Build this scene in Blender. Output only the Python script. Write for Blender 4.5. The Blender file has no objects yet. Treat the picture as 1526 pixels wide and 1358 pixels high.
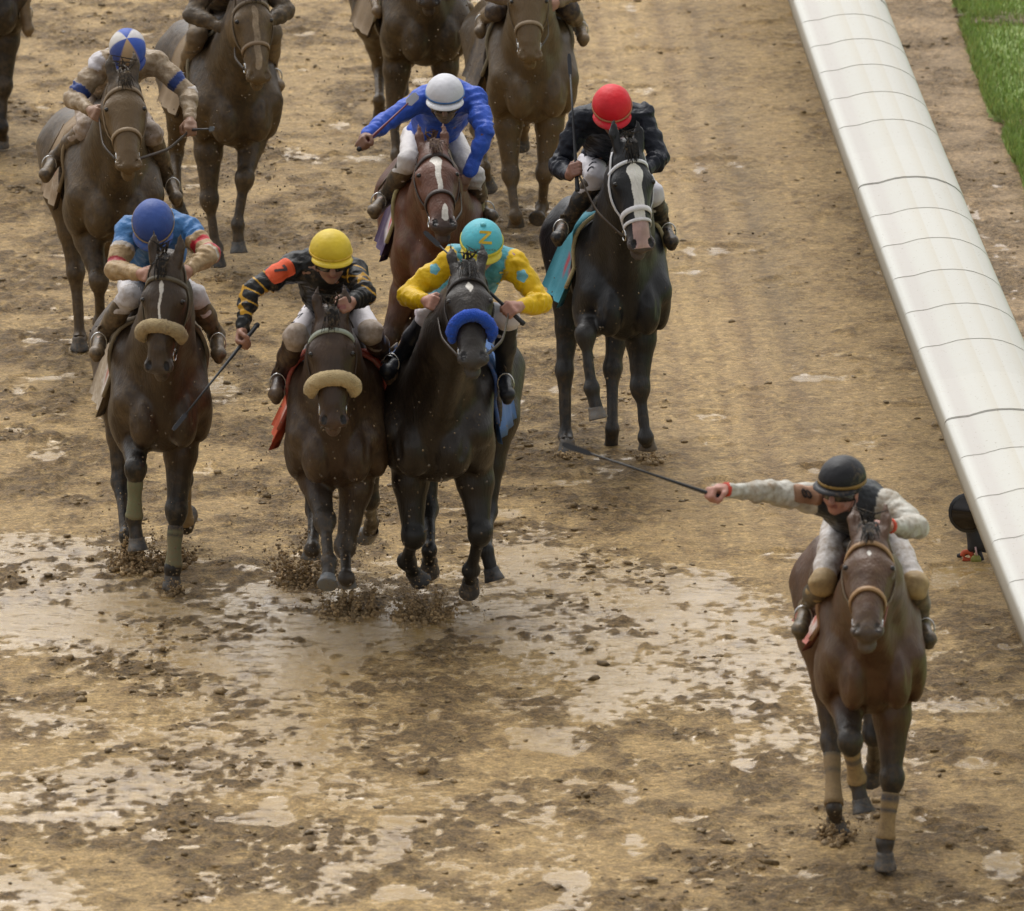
import bpy, math, random
import numpy as np
from mathutils import Vector, Matrix
from mathutils.bvhtree import BVHTree

random.seed(7)
RNG = np.random.default_rng(11)
C = bpy.context.scene.collection
S = bpy.context.scene
# ------------------------------------------------------------------ camera, sky, sun, exposure
PITCH = math.radians(13.5)
DIST = 51.3
FPX = 13245.0                      # focal length in pixels of the 1526 px wide photograph
CAM = Vector((0, -DIST * math.cos(PITCH), DIST * math.sin(PITCH)))
cam_d = bpy.data.cameras.new('camera')
cam_o = bpy.data.objects.new('camera', cam_d)
C.objects.link(cam_o)
cam_o.location = CAM
cam_o.rotation_euler = (math.pi / 2 - PITCH, 0, 0)
cam_d.sensor_width = 36
cam_d.lens = FPX / 1526 * 36
cam_d.clip_start = 1.0
cam_d.clip_end = 3000
cam_d.dof.use_dof = True
cam_d.dof.focus_distance = 50.0
cam_d.dof.aperture_fstop = 5.6
S.camera = cam_o
SUN_EL, SUN_AZ = math.radians(58), math.radians(-20)
world = bpy.data.worlds.new('World')
S.world = world
world.use_nodes = True
wn = world.node_tree
wn.nodes.clear()
sky = wn.nodes.new('ShaderNodeTexSky')
sky.sky_type = 'NISHITA'
sky.sun_disc = False
sky.sun_elevation = SUN_EL
sky.sun_rotation = SUN_AZ
sky.air_density = 1.0
sky.dust_density = 4.0
hs = wn.nodes.new('ShaderNodeHueSaturation')
hs.inputs['Saturation'].default_value = 0.04
bg = wn.nodes.new('ShaderNodeBackground')
bg.inputs['Strength'].default_value = 0.15
wo = wn.nodes.new('ShaderNodeOutputWorld')
wn.links.new(sky.outputs[0], hs.inputs['Color'])
wn.links.new(hs.outputs[0], bg.inputs['Color'])
wn.links.new(bg.outputs[0], wo.inputs['Surface'])
sun_d = bpy.data.lights.new('sun', 'SUN')
sun_d.energy = 0.7
sun_d.angle = math.radians(60)
sun_d.color = (1.0, 0.93, 0.82)
sun_o = bpy.data.objects.new('sun', sun_d)
C.objects.link(sun_o)
# direction of the sun: behind and above the horses
sd = Vector((math.sin(SUN_AZ) * math.cos(SUN_EL), math.cos(SUN_AZ) * math.cos(SUN_EL), math.sin(SUN_EL)))
sun_o.rotation_euler = sd.to_track_quat('Z', 'Y').to_euler()
sun_o.location = (0, 0, 30)
S.view_settings.view_transform = 'Standard'
S.view_settings.look = 'None'
S.view_settings.exposure = 0.42
S.view_settings.gamma = 1
S.view_settings.use_curve_mapping = False

# ------------------------------------------------------------------ pixel rays of the photograph (to read off real positions)
SP, CP = math.sin(PITCH), math.cos(PITCH)
def ray(px, py):
    u, v = px - 763.0, py - 679.0
    return np.array([u, CP * FPX - v * SP, -SP * FPX - v * CP])
CAMV = np.array(CAM)
def at(px, py, Y):
    d = ray(px, py)
    return CAMV + d * ((Y - CAMV[1]) / d[1])
def ground(px, py, z=0.0):
    d = ray(px, py)
    return CAMV + d * ((z - CAMV[2]) / d[2])
def solve(prev, px, py, L, s=1):
    """the point on the sight line of a pixel that lies at bone length L from prev (s=1: the nearer one)"""
    d = ray(px, py); d = d / np.linalg.norm(d)
    m = prev - CAMV
    b = float(m @ d)
    disc = b * b - (float(m @ m) - L * L)
    if disc < 0:
        q = CAMV + d * b                       # out of reach: closest point, then pull it to the bone length
        v = q - prev
        return prev + v * min(1.0, 1.12 * L / np.linalg.norm(v))
    t = b - s * math.sqrt(disc)
    return CAMV + d * t

def project(P):
    d = np.asarray(P, float) - CAMV
    w = d[1] * CP - d[2] * SP
    return 763 + FPX * d[0] / w, 679 - FPX * (d[1] * SP + d[2] * CP) / w
def lerp(a, b, t):
    return a + (b - a) * t
def nrm(v):
    v = np.asarray(v, float)
    return v / max(1e-9, np.linalg.norm(v))
def sstep(a, b, x):
    t = np.clip((x - a) / (b - a), 0, 1)
    return t * t * (3 - 2 * t)

# ------------------------------------------------------------------ noise
def vnoise(P, seed=0):
    """3-D value noise for an (N,3) array, about -1..1"""
    P = np.asarray(P, np.float64)
    I = np.floor(P).astype(np.int64); f = P - I
    f = f * f * (3 - 2 * f)
    def h(x, y, z):
        n = (x * 374761393 + y * 668265263 + z * 2147483647 + seed * 974634777) & 0xffffffff
        n = ((n ^ (n >> 13)) * 1274126177) & 0xffffffff
        n = (n ^ (n >> 16)) & 0xffff
        return n / 32767.5 - 1
    out = 0
    for dx in (0, 1):
        wx = f[:, 0] if dx else 1 - f[:, 0]
        for dy in (0, 1):
            wy = f[:, 1] if dy else 1 - f[:, 1]
            for dz in (0, 1):
                wz = f[:, 2] if dz else 1 - f[:, 2]
                out = out + wx * wy * wz * h(I[:, 0] + dx, I[:, 1] + dy, I[:, 2] + dz)
    return out
def fbm(P, oct=3, seed=0, gain=.5):
    a, s, o = 1.0, 0.0, 0.0
    for i in range(oct):
        o = o + a * vnoise(P * (2.03 ** i) + 17.3 * i, seed + i); s += a; a *= gain
    return o / s

# ------------------------------------------------------------------ signed distance modelling: smooth blends of tapered limbs
class Field:
    def __init__(self, h):
        self.h = h; self.prims = []
    def cap(self, a, b, ra, rb, k=.03, u=None, s=1.0, sub=False):
        self.prims.append(('c', np.array(a, float), np.array(b, float), ra, rb, k, None if u is None else nrm(u), s, sub))
        return self
    def ell(self, c, r, k=.03, R=None, sub=False):
        self.prims.append(('e', np.array(c, float), np.array(r, float), None if R is None else np.array(R, float), 0, k, None, 1, sub))
        return self
    def mesh(self, disp=None, band=.05):
        h = self.h
        los, his = [], []
        for p in self.prims:
            if p[-1]: continue
            if p[0] == 'c':
                r = max(p[3], p[4]) * max(1.0, 1 / p[7]); los.append(np.minimum(p[1], p[2]) - r); his.append(np.maximum(p[1], p[2]) + r)
            else:
                r = max(p[2]); los.append(p[1] - r); his.append(p[1] + r)
        lo = np.min(los, 0) - 4 * h; hi = np.max(his, 0) + 4 * h
        n = np.ceil((hi - lo) / h).astype(int) + 1
        F = np.full(n, 9.0, np.float32)
        ax = [(lo[i] + h * np.arange(n[i])).astype(np.float32) for i in range(3)]
        for p in self.prims:
            kind, k = p[0], p[5]
            if kind == 'c':
                r = max(p[3], p[4]) * max(1.0, 1 / p[7]); l = np.minimum(p[1], p[2]) - r; g = np.maximum(p[1], p[2]) + r
            else:
                r = max(p[2]); l = p[1] - r; g = p[1] + r
            m = k + 2.5 * h
            i0 = np.maximum(0, np.floor((l - m - lo) / h).astype(int)); i1 = np.minimum(n, np.ceil((g + m - lo) / h).astype(int) + 1)
            if np.any(i1 <= i0): continue
            X = ax[0][i0[0]:i1[0]][:, None, None]; Y = ax[1][i0[1]:i1[1]][None, :, None]; Z = ax[2][i0[2]:i1[2]][None, None, :]
            if kind == 'c':
                _, a, b, ra, rb, k, u, s, sub = p
                dx, dy, dz = X - np.float32(a[0]), Y - np.float32(a[1]), Z - np.float32(a[2])
                ba = b - a
                if u is not None:
                    q = (dx * u[0] + dy * u[1] + dz * u[2]) * (1 / s - 1)
                    dx, dy, dz = dx + q * u[0], dy + q * u[1], dz + q * u[2]
                    ba = ba + (ba @ u) * (1 / s - 1) * u
                L2 = float(ba @ ba) + 1e-12
                t = np.clip((dx * ba[0] + dy * ba[1] + dz * ba[2]) / L2, 0, 1)
                D = np.sqrt((dx - t * ba[0]) ** 2 + (dy - t * ba[1]) ** 2 + (dz - t * ba[2]) ** 2) - (ra + (rb - ra) * t)
                D = D * min(1.0, s) if u is not None else D
            else:
                _, c, r3, R, _, k, _, _, sub = p
                dx, dy, dz = X - c[0], Y - c[1], Z - c[2]
                if R is not None:
                    dx, dy, dz = (dx * R[0][0] + dy * R[0][1] + dz * R[0][2], dx * R[1][0] + dy * R[1][1] + dz * R[1][2], dx * R[2][0] + dy * R[2][1] + dz * R[2][2])
                k0 = np.sqrt((dx / r3[0]) ** 2 + (dy / r3[1]) ** 2 + (dz / r3[2]) ** 2)
                k1 = np.sqrt((dx / r3[0] ** 2) ** 2 + (dy / r3[1] ** 2) ** 2 + (dz / r3[2] ** 2) ** 2)
                D = np.where(k0 < 1e-4, -min(r3), k0 * (k0 - 1) / np.maximum(k1, 1e-9))
            G = F[i0[0]:i1[0], i0[1]:i1[1], i0[2]:i1[2]]
            if sub:
                D = -D
                hh = np.maximum(k - np.abs(G - D), 0) / k
                G[...] = np.maximum(G, D) + hh * hh * k * .25
            else:
                hh = np.maximum(k - np.abs(G - D), 0) / k
                G[...] = np.minimum(G, D) - hh * hh * k * .25
        if disp is not None:
            idx = np.nonzero(np.abs(F) < band)
            P = np.stack([lo[i] + h * idx[i] for i in range(3)], 1)
            F[idx] += disp(P).astype(np.float32)
        return surface_nets(F, lo, h)

EDG = [(0, 1), (2, 3), (4, 5), (6, 7), (0, 2), (1, 3), (4, 6), (5, 7), (0, 4), (1, 5), (2, 6), (3, 7)]
def surface_nets(F, lo, h):
    I = F < 0
    n = np.array(F.shape) - 1
    cnt = np.zeros(n, np.int8)
    for c in range(8):
        x, y, z = (c >> 2) & 1, (c >> 1) & 1, c & 1
        cnt += I[x:x + n[0], y:y + n[1], z:z + n[2]]
    cells = np.nonzero((cnt > 0) & (cnt < 8))
    N = len(cells[0])
    val = np.empty((N, 8), np.float32)
    off = np.array([[(c >> 2) & 1, (c >> 1) & 1, c & 1] for c in range(8)])
    for c in range(8):
        val[:, c] = F[cells[0] + off[c][0], cells[1] + off[c][1], cells[2] + off[c][2]]
    acc = np.zeros((N, 3)); num = np.zeros(N)
    for a, b in EDG:
        va, vb = val[:, a], val[:, b]
        m = (va < 0) != (vb < 0)
        t = np.where(m, va / np.where(m, va - vb, 1), 0)
        acc += np.where(m[:, None], off[a] + t[:, None] * (off[b] - off[a]), 0); num += m
    V = lo + h * (np.stack(cells, 1) + acc / num[:, None])
    idx = np.full(n, -1, np.int32); idx[cells] = np.arange(N)
    quads = []
    for axis in range(3):
        o = [(1, 2), (2, 0), (0, 1)][axis]
        sl0 = [slice(None)] * 3; sl1 = [slice(None)] * 3
        sl0[axis] = slice(0, -1); sl1[axis] = slice(1, None)
        A, B = I[tuple(sl0)], I[tuple(sl1)]
        e = np.stack(np.nonzero(A != B), 1)
        ok = (e[:, o[0]] > 0) & (e[:, o[1]] > 0) & (e[:, o[0]] < n[o[0]]) & (e[:, o[1]] < n[o[1]]) & (e[:, axis] < n[axis])
        e = e[ok]
        flip = A[e[:, 0], e[:, 1], e[:, 2]]
        def g(da, db):
            q = e.copy(); q[:, o[0]] -= da; q[:, o[1]] -= db
            return idx[q[:, 0], q[:, 1], q[:, 2]]
        Q = np.stack([g(1, 1), g(0, 1), g(0, 0), g(1, 0)], 1)
        Q[~flip] = Q[~flip][:, ::-1]
        quads.append(Q)
    Q = np.concatenate(quads); Q = Q[(Q >= 0).all(1)]
    return V, Q

def refine(V, Q, test, times=1):
    """split the quads whose corners pass test(points) into four, so that markings get clean edges"""
    Q = np.asarray(Q)
    for _ in range(times):
        m = test(V)[Q].any(1)
        A = Q[m]; n = len(V)
        if not len(A): return V, Q
        E = np.concatenate([A[:, [0, 1]], A[:, [1, 2]], A[:, [2, 3]], A[:, [3, 0]]]); E = np.sort(E, 1)
        U, inv = np.unique(E, axis=0, return_inverse=True); inv = inv.ravel()
        k = len(A); e = [inv[i * k:(i + 1) * k] + n for i in range(4)]
        c = np.arange(k) + n + len(U)
        V = np.concatenate([V, V[U].mean(1), V[A].mean(1)])
        new = [np.stack([A[:, 0], e[0], c, e[3]], 1), np.stack([e[0], A[:, 1], e[1], c], 1), np.stack([c, e[1], A[:, 2], e[2]], 1), np.stack([e[3], c, e[2], A[:, 3]], 1)]
        Q = np.concatenate([Q[~m]] + new)
    return V, Q
# ------------------------------------------------------------------ objects
def raw_mesh(name, V, faces, mat=None, col=None, smooth=True):
    me = bpy.data.meshes.new(name)
    V = np.asarray(V, np.float32)
    if isinstance(faces, np.ndarray):
        k = faces.shape[1]
        me.vertices.add(len(V)); me.vertices.foreach_set('co', V.ravel())
        me.loops.add(faces.size); me.loops.foreach_set('vertex_index', faces.astype(np.int32).ravel())
        me.polygons.add(len(faces)); me.polygons.foreach_set('loop_start', np.arange(0, faces.size, k, dtype=np.int32))
        try: me.polygons.foreach_set('loop_total', np.full(len(faces), k, np.int32))
        except Exception: pass
        me.update(calc_edges=True)
    else:
        me.from_pydata([tuple(map(float, v)) for v in V], [], [tuple(int(i) for i in f) for f in faces])
    me.validate()
    if smooth:
        me.polygons.foreach_set('use_smooth', np.ones(len(me.polygons), bool))
    if col is not None:
        col = np.asarray(col, np.float32)
        if col.shape[1] == 3: col = np.concatenate([col, np.zeros((len(col), 1), np.float32)], 1)
        a = me.attributes.new('Col', 'FLOAT_COLOR', 'POINT'); a.data.foreach_set('color', col.ravel())
    if mat is not None: me.materials.append(mat)
    return me

def obj(name, V, faces, mat, parent=None, col=None, smooth=True, label=None, cat=None, group=None, kind=None):
    """V in world coordinates; stored in the frame of the parent thing"""
    V = np.asarray(V, float)
    if parent is not None:
        M = np.array(WM[parent.name].inverted()); Vl = V @ M[:3, :3].T + M[:3, 3]
        org = None
    else:
        org = np.array([V[:, 0].mean(), V[:, 1].mean(), V[:, 2].min()]) if kind is None else np.zeros(3)
        Vl = V - org
    me = raw_mesh(name, Vl, faces, mat, col, smooth)
    o = bpy.data.objects.new(name, me); C.objects.link(o)
    if parent is not None: o.parent = parent; WM[o.name] = WM[parent.name].copy()
    else:
        o.location = org; WM[o.name] = Matrix.Translation(org)
    tag(o, label, cat, group, kind)
    return o
WM = {}
def tag(o, label=None, cat=None, group=None, kind=None):
    if label: o['label'] = label
    if cat: o['category'] = cat
    if group: o['group'] = group
    if kind: o['kind'] = kind
def thing(name, loc, rz, label, cat, group=None):
    o = bpy.data.objects.new(name, None); C.objects.link(o)
    o.location = loc; o.rotation_euler = (0, 0, rz); o.empty_display_size = .2
    WM[o.name] = Matrix.Translation(Vector(loc)) @ Matrix.Rotation(rz, 4, 'Z')
    tag(o, label, cat, group)
    return o

def tube(pts, r, n=8, closed=False, caps=True):
    """round bar through points; r a number or a list"""
    P = np.asarray(pts, float); m = len(P)
    R = np.full(m, r, float) if np.isscalar(r) else np.asarray(r, float)
    T = np.gradient(P, axis=0) if not closed else (np.roll(P, -1, 0) - np.roll(P, 1, 0))
    V = []; up = None
    for i in range(m):
        t = nrm(T[i])
        if up is None:
            up = nrm(np.cross(t, [0.13, .2, 1.0]))
        up = nrm(up - t * (up @ t)); w = np.cross(t, up)
        for j in range(n):
            a = 2 * math.pi * j / n
            V.append(P[i] + R[i] * (math.cos(a) * up + math.sin(a) * w))
    Fc = []
    for i in range(m if closed else m - 1):
        i2 = (i + 1) % m
        for j in range(n):
            j2 = (j + 1) % n
            Fc.append((i * n + j, i * n + j2, i2 * n + j2, i2 * n + j))
    if caps and not closed:
        Fc.append(tuple(range(n - 1, -1, -1))); Fc.append(tuple((m - 1) * n + j for j in range(n)))
    return np.array(V), Fc
def ribbon(pts, nor, w, th):
    """flat strap: pts centre line, nor outward normals, width w, thickness th"""
    P = np.asarray(pts, float); Nn = np.asarray(nor, float); m = len(P)
    T = np.gradient(P, axis=0); V = []
    W = np.full(m, w, float) if np.isscalar(w) else np.asarray(w, float)
    for i in range(m):
        s = nrm(np.cross(nrm(T[i]), Nn[i])); u = nrm(Nn[i])
        for a, b in ((-.5, 0), (.5, 0), (.5, 1), (-.5, 1)):
            V.append(P[i] + s * W[i] * a + u * th * b)
    Fc = []
    for i in range(m - 1):
        for j in range(4):
            j2 = (j + 1) % 4
            Fc.append((i * 4 + j, i * 4 + j2, i * 4 + 4 + j2, i * 4 + 4 + j))
    Fc += [(3, 2, 1, 0), tuple((m - 1) * 4 + j for j in range(4))]
    return np.array(V), Fc
def join(parts):
    V, Fc, o = [], [], 0
    for v, f in parts:
        V.append(np.asarray(v)); Fc += [tuple(int(i) + o for i in q) for q in f]; o += len(v)
    return np.concatenate(V), Fc
def catmull(pts, n=6):
    P = [np.asarray(p, float) for p in pts]; P = [2 * P[0] - P[1]] + P + [2 * P[-1] - P[-2]]
    out = []
    for i in range(1, len(P) - 2):
        for k in range(n):
            t = k / n
            out.append(.5 * ((2 * P[i]) + (-P[i - 1] + P[i + 1]) * t + (2 * P[i - 1] - 5 * P[i] + 4 * P[i + 1] - P[i + 2]) * t * t + (-P[i - 1] + 3 * P[i] - 3 * P[i + 1] + P[i + 2]) * t ** 3))
    out.append(P[-2])
    return np.array(out)
ICO = None
def ico():
    global ICO
    if ICO is None:
        t = (1 + 5 ** .5) / 2
        v = np.array([(-1, t, 0), (1, t, 0), (-1, -t, 0), (1, -t, 0), (0, -1, t), (0, 1, t), (0, -1, -t), (0, 1, -t), (t, 0, -1), (t, 0, 1), (-t, 0, -1), (-t, 0, 1)], float)
        v /= np.linalg.norm(v[0])
        f = [(0, 11, 5), (0, 5, 1), (0, 1, 7), (0, 7, 10), (0, 10, 11), (1, 5, 9), (5, 11, 4), (11, 10, 2), (10, 7, 6), (7, 1, 8), (3, 9, 4), (3, 4, 2), (3, 2, 6), (3, 6, 8), (3, 8, 9), (4, 9, 5), (2, 4, 11), (6, 2, 10), (8, 6, 7), (9, 8, 1)]
        ICO = (v, np.array(f))
    return ICO
def blobs(cs, rs, sq=None, jit=.25):
    """many small lumps as one vertex / triangle array"""
    v, f = ico(); n = len(cs); cs = np.asarray(cs); rs = np.asarray(rs)
    sc = RNG.uniform(.7, 1.35, (n, 1, 3))
    if sq is not None: sc = sc * np.asarray(sq)
    ang = RNG.uniform(0, 2 * math.pi, n); ca, sa = np.cos(ang), np.sin(ang)
    base = v[None] * (1 + RNG.uniform(-jit, jit, (n, 12, 1))) * sc
    x = base[:, :, 0] * ca[:, None] - base[:, :, 1] * sa[:, None]; y = base[:, :, 0] * sa[:, None] + base[:, :, 1] * ca[:, None]
    base = np.stack([x, y, base[:, :, 2]], 2)
    V = cs[:, None] + base * rs[:, None, None]
    Fc = f[None] + 12 * np.arange(n)[:, None, None]
    return V.reshape(-1, 3), Fc.reshape(-1, 3)

# ------------------------------------------------------------------ materials
MUD = (0.27, 0.19, 0.108)
_mats = {}
def mat_new(name):
    m = bpy.data.materials.new(name); m.use_nodes = True
    n = m.node_tree; b = n.nodes['Principled BSDF']
    return m, n, b
def mat(name, color, rough=.5, metal=0, spec=.5, var=.12, bump=.0, scale=40, sheen=0, coatw=0, mud=0.0, mscale=60):
    """plain material with a little grain; mud = share covered by specks"""
    if name in _mats: return _mats[name]
    m, n, b = mat_new(name); L = n.links
    tc = n.nodes.new('ShaderNodeTexCoord')
    nz = n.nodes.new('ShaderNodeTexNoise'); nz.inputs['Scale'].default_value = scale; nz.inputs['Detail'].default_value = 4
    L.new(tc.outputs['Object'], nz.inputs['Vector'])
    mr = n.nodes.new('ShaderNodeMapRange'); mr.inputs[3].default_value = 1 - var; mr.inputs[4].default_value = 1 + var
    L.new(nz.outputs[0], mr.inputs[0])
    mx = n.nodes.new('ShaderNodeVectorMath'); mx.operation = 'SCALE'; mx.inputs[0].default_value = color[:3]
    L.new(mr.outputs[0], mx.inputs['Scale'])
    out = mx.outputs[0]
    if mud > 0: out = mud_layer(n, tc, out, None, mud, mscale)
    L.new(out, b.inputs['Base Color'])
    b.inputs['Roughness'].default_value = rough; b.inputs['Metallic'].default_value = metal
    b.inputs['Specular IOR Level'].default_value = spec; b.inputs['Sheen Weight'].default_value = sheen
    b.inputs['Coat Weight'].default_value = coatw; b.inputs['Coat Roughness'].default_value = .25
    if bump:
        bp = n.nodes.new('ShaderNodeBump'); bp.inputs['Strength'].default_value = bump; bp.inputs['Distance'].default_value = .01
        L.new(nz.outputs[0], bp.inputs['Height']); L.new(bp.outputs[0], b.inputs['Normal'])
    _mats[name] = m
    return m
def mud_layer(n, tc, colour, amount_socket, amount, scale, lo=1.05, hi=1.32, mudc=MUD):
    """splashes of mud over a colour; returns the mixed colour socket"""
    L = n.links
    nz = n.nodes.new('ShaderNodeTexNoise'); nz.inputs['Scale'].default_value = scale; nz.inputs['Detail'].default_value = 3; nz.inputs['Roughness'].default_value = .65
    n2 = n.nodes.new('ShaderNodeTexNoise'); n2.inputs['Scale'].default_value = 7; n2.inputs['Detail'].default_value = 2
    L.new(tc.outputs['Object'], nz.inputs['Vector']); L.new(tc.outputs['Object'], n2.inputs['Vector'])
    ad = n.nodes.new('ShaderNodeMath'); ad.operation = 'MULTIPLY_ADD'; ad.inputs[1].default_value = .6
    L.new(n2.outputs[0], ad.inputs[0]); L.new(nz.outputs[0], ad.inputs[2])          # about .3 .. 1.3, mean .8
    su = n.nodes.new('ShaderNodeMath'); su.operation = 'ADD'
    L.new(ad.outputs[0], su.inputs[0])
    if amount_socket is not None: L.new(amount_socket, su.inputs[1])
    else: su.inputs[1].default_value = amount
    mr = n.nodes.new('ShaderNodeMapRange'); mr.inputs[1].default_value = lo; mr.inputs[2].default_value = hi
    L.new(su.outputs[0], mr.inputs[0])
    mx = n.nodes.new('ShaderNodeMix'); mx.data_type = 'RGBA'; mx.clamp_factor = True
    mx.inputs[7].default_value = (*mudc, 1)
    L.new(mr.outputs[0], mx.inputs[0]); L.new(colour, mx.inputs[6])
    return mx.outputs[2]
def mat_col(name, rough=.5, sheen=0, bump=.2, bscale=90, spec=.5, coatw=0, var=.25, mscale=60, stretch=None, vscale=9, lo=.98, hi=1.5, mudc=(.22, .15, .08)):
    """colour from the Col attribute (alpha = amount of mud), with wear and mud splashes"""
    if name in _mats: return _mats[name]
    m, n, b = mat_new(name); L = n.links
    tc = n.nodes.new('ShaderNodeTexCoord')
    at_ = n.nodes.new('ShaderNodeAttribute'); at_.attribute_name = 'Col'
    nz = n.nodes.new('ShaderNodeTexNoise'); nz.inputs['Scale'].default_value = vscale; nz.inputs['Detail'].default_value = 5
    L.new(tc.outputs['Object'], nz.inputs['Vector'])
    mr = n.nodes.new('ShaderNodeMapRange'); mr.inputs[1].default_value = .25; mr.inputs[2].default_value = .75; mr.inputs[3].default_value = 1 - var; mr.inputs[4].default_value = 1 + var
    L.new(nz.outputs[0], mr.inputs[0])
    mx = n.nodes.new('ShaderNodeVectorMath'); mx.operation = 'SCALE'
    L.new(at_.outputs['Color'], mx.inputs[0]); L.new(mr.outputs[0], mx.inputs['Scale'])
    out = mud_layer(n, tc, mx.outputs[0], at_.outputs['Alpha'], 0, mscale, lo, hi, mudc)
    L.new(out, b.inputs['Base Color'])
    b.inputs['Roughness'].default_value = rough; b.inputs['Specular IOR Level'].default_value = spec
    b.inputs['Sheen Weight'].default_value = sheen; b.inputs['Coat Weight'].default_value = coatw; b.inputs['Coat Roughness'].default_value = .3
    nb = n.nodes.new('ShaderNodeTexNoise'); nb.inputs['Scale'].default_value = bscale; nb.inputs['Detail'].default_value = 3
    if stretch:
        mp = n.nodes.new('ShaderNodeMapping'); mp.inputs['Scale'].default_value = stretch
        L.new(tc.outputs['Object'], mp.inputs[0]); L.new(mp.outputs[0], nb.inputs['Vector'])
    else: L.new(tc.outputs['Object'], nb.inputs['Vector'])
    bp = n.nodes.new('ShaderNodeBump'); bp.inputs['Strength'].default_value = bump; bp.inputs['Distance'].default_value = .012
    L.new(nb.outputs[0], bp.inputs['Height']); L.new(bp.outputs[0], b.inputs['Normal'])
    _mats[name] = m
    return m
COAT = mat_col('horse_coat', rough=.46, sheen=0, bump=.45, bscale=80, spec=.30, var=.36, mscale=34, stretch=(1, 1, .22), lo=.93, hi=1.6, coatw=.22, mudc=(.130, .082, .036))
SILK = mat_col('jockey_silk', rough=.42, sheen=.0, bump=.8, bscale=26, spec=.18, var=.14, mscale=24, lo=1.02)
BREECH = mat_col('white_breeches', rough=.6, bump=.5, bscale=34, var=.10, mscale=30, spec=.3)
SKIN = mat_col('skin', rough=.5, bump=.1, bscale=200, var=.12, mscale=80)
BOOT = mat_col('boot_leather', rough=.42, bump=.2, bscale=40, var=.25, mscale=40, coatw=.1, spec=.3)
HELM = mat_col('helmet_cover', rough=.5, bump=.3, bscale=38, var=.14, mscale=45, spec=.3)
FLEECE = mat_col('fleece', rough=.95, bump=1.0, bscale=130, var=.16, mscale=40, sheen=.1)
HAIR = mat_col('horse_hair', spec=.2, rough=.5, bump=.3, bscale=150, var=.2)
CLOTH = mat_col('saddle_cloth', rough=.7, bump=.2, bscale=60, var=.1, mscale=40)
LEATHER = mat_col('tack_leather', rough=.5, bump=.15, bscale=90, var=.15, mscale=60)
HOOF = mat_col('hoof_horn', rough=.45, bump=.25, bscale=60, var=.2, mscale=60)
WRAP = mat_col('leg_bandage', rough=.85, bump=.4, bscale=110, var=.15, mscale=60)
STEEL = mat('bright_steel', (.6, .6, .6), .25, metal=1, var=.05)
EYE = mat('horse_eye', (.012, .008, .006), .08, var=.02)
def colr(V, c, mud=0.0):
    a = np.empty((len(V), 4), np.float32); a[:, :3] = c; a[:, 3] = mud
    return a
# ================================================================== the setting
# running rail: its lower outer edge runs through these pixels at 0.95 m above the track
_rp = np.array([ground(x, y, .95) for x, y in ((1176, 0), (1240, 200), (1310, 400), (1379, 570), (1429, 700), (1526, 970))])
_rc = np.polyfit(_rp[:, 1], _rp[:, 0], 2)
_ym, _yM = _rp[:, 1].min() - 1, _rp[:, 1].max() + 1
def rail_x(Y):
    Y = np.asarray(Y, float); Yc = np.clip(Y, _ym, _yM)
    return np.polyval(_rc, Yc) + np.polyval(np.polyder(_rc), Yc) * (Y - Yc)

PUD = [(130, 835, 230, 38, 1.0), (330, 905, 260, 45, 1.1), (40, 920, 120, 45, .9), (250, 960, 260, 30, .7), (960, 875, 170, 42, 1.1), (1000, 950, 230, 55, 1.15),
       (1090, 1020, 160, 42, 1.2), (900, 1040, 80, 40, .7), (400, 1005, 120, 55, .9), (110, 1190, 130, 40, 1.0), (170, 1160, 110, 30, .9), (430, 1110, 110, 60, .85), (40, 1330, 110, 30, 1.0), (480, 1290, 110, 40, .7),
       (820, 1190, 120, 40, .35), (1420, 1050, 110, 16, 1.0), (790, 830, 120, 30, .6), (120, 590, 110, 25, .5), (350, 590, 60, 22, .7), (60, 660, 60, 18, .5), (1000, 610, 70, 12, .4), (20, 820, 60, 30, .8), (640, 940, 160, 26, .9),
       (1130, 1240, 90, 30, .3), (1120, 1110, 110, 30, .4), (560, 1180, 90, 40, .5), (80, 1080, 130, 25, .6)]
_pud = []
for px, py, rx, ry, a in PUD:
    g = ground(px, py); gx = ground(px + rx, py)[0] - g[0]; gy = abs(ground(px, py - ry)[1] - g[1])
    _pud.append((g[0], g[1], gx, gy, a))
def wetmask(x, y):
    w = np.zeros_like(x)
    for cx, cy, rx, ry, a in _pud:
        w += a * np.exp(-((x - cx) / rx) ** 2 - ((y - cy) / ry) ** 2)
    return w
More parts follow.
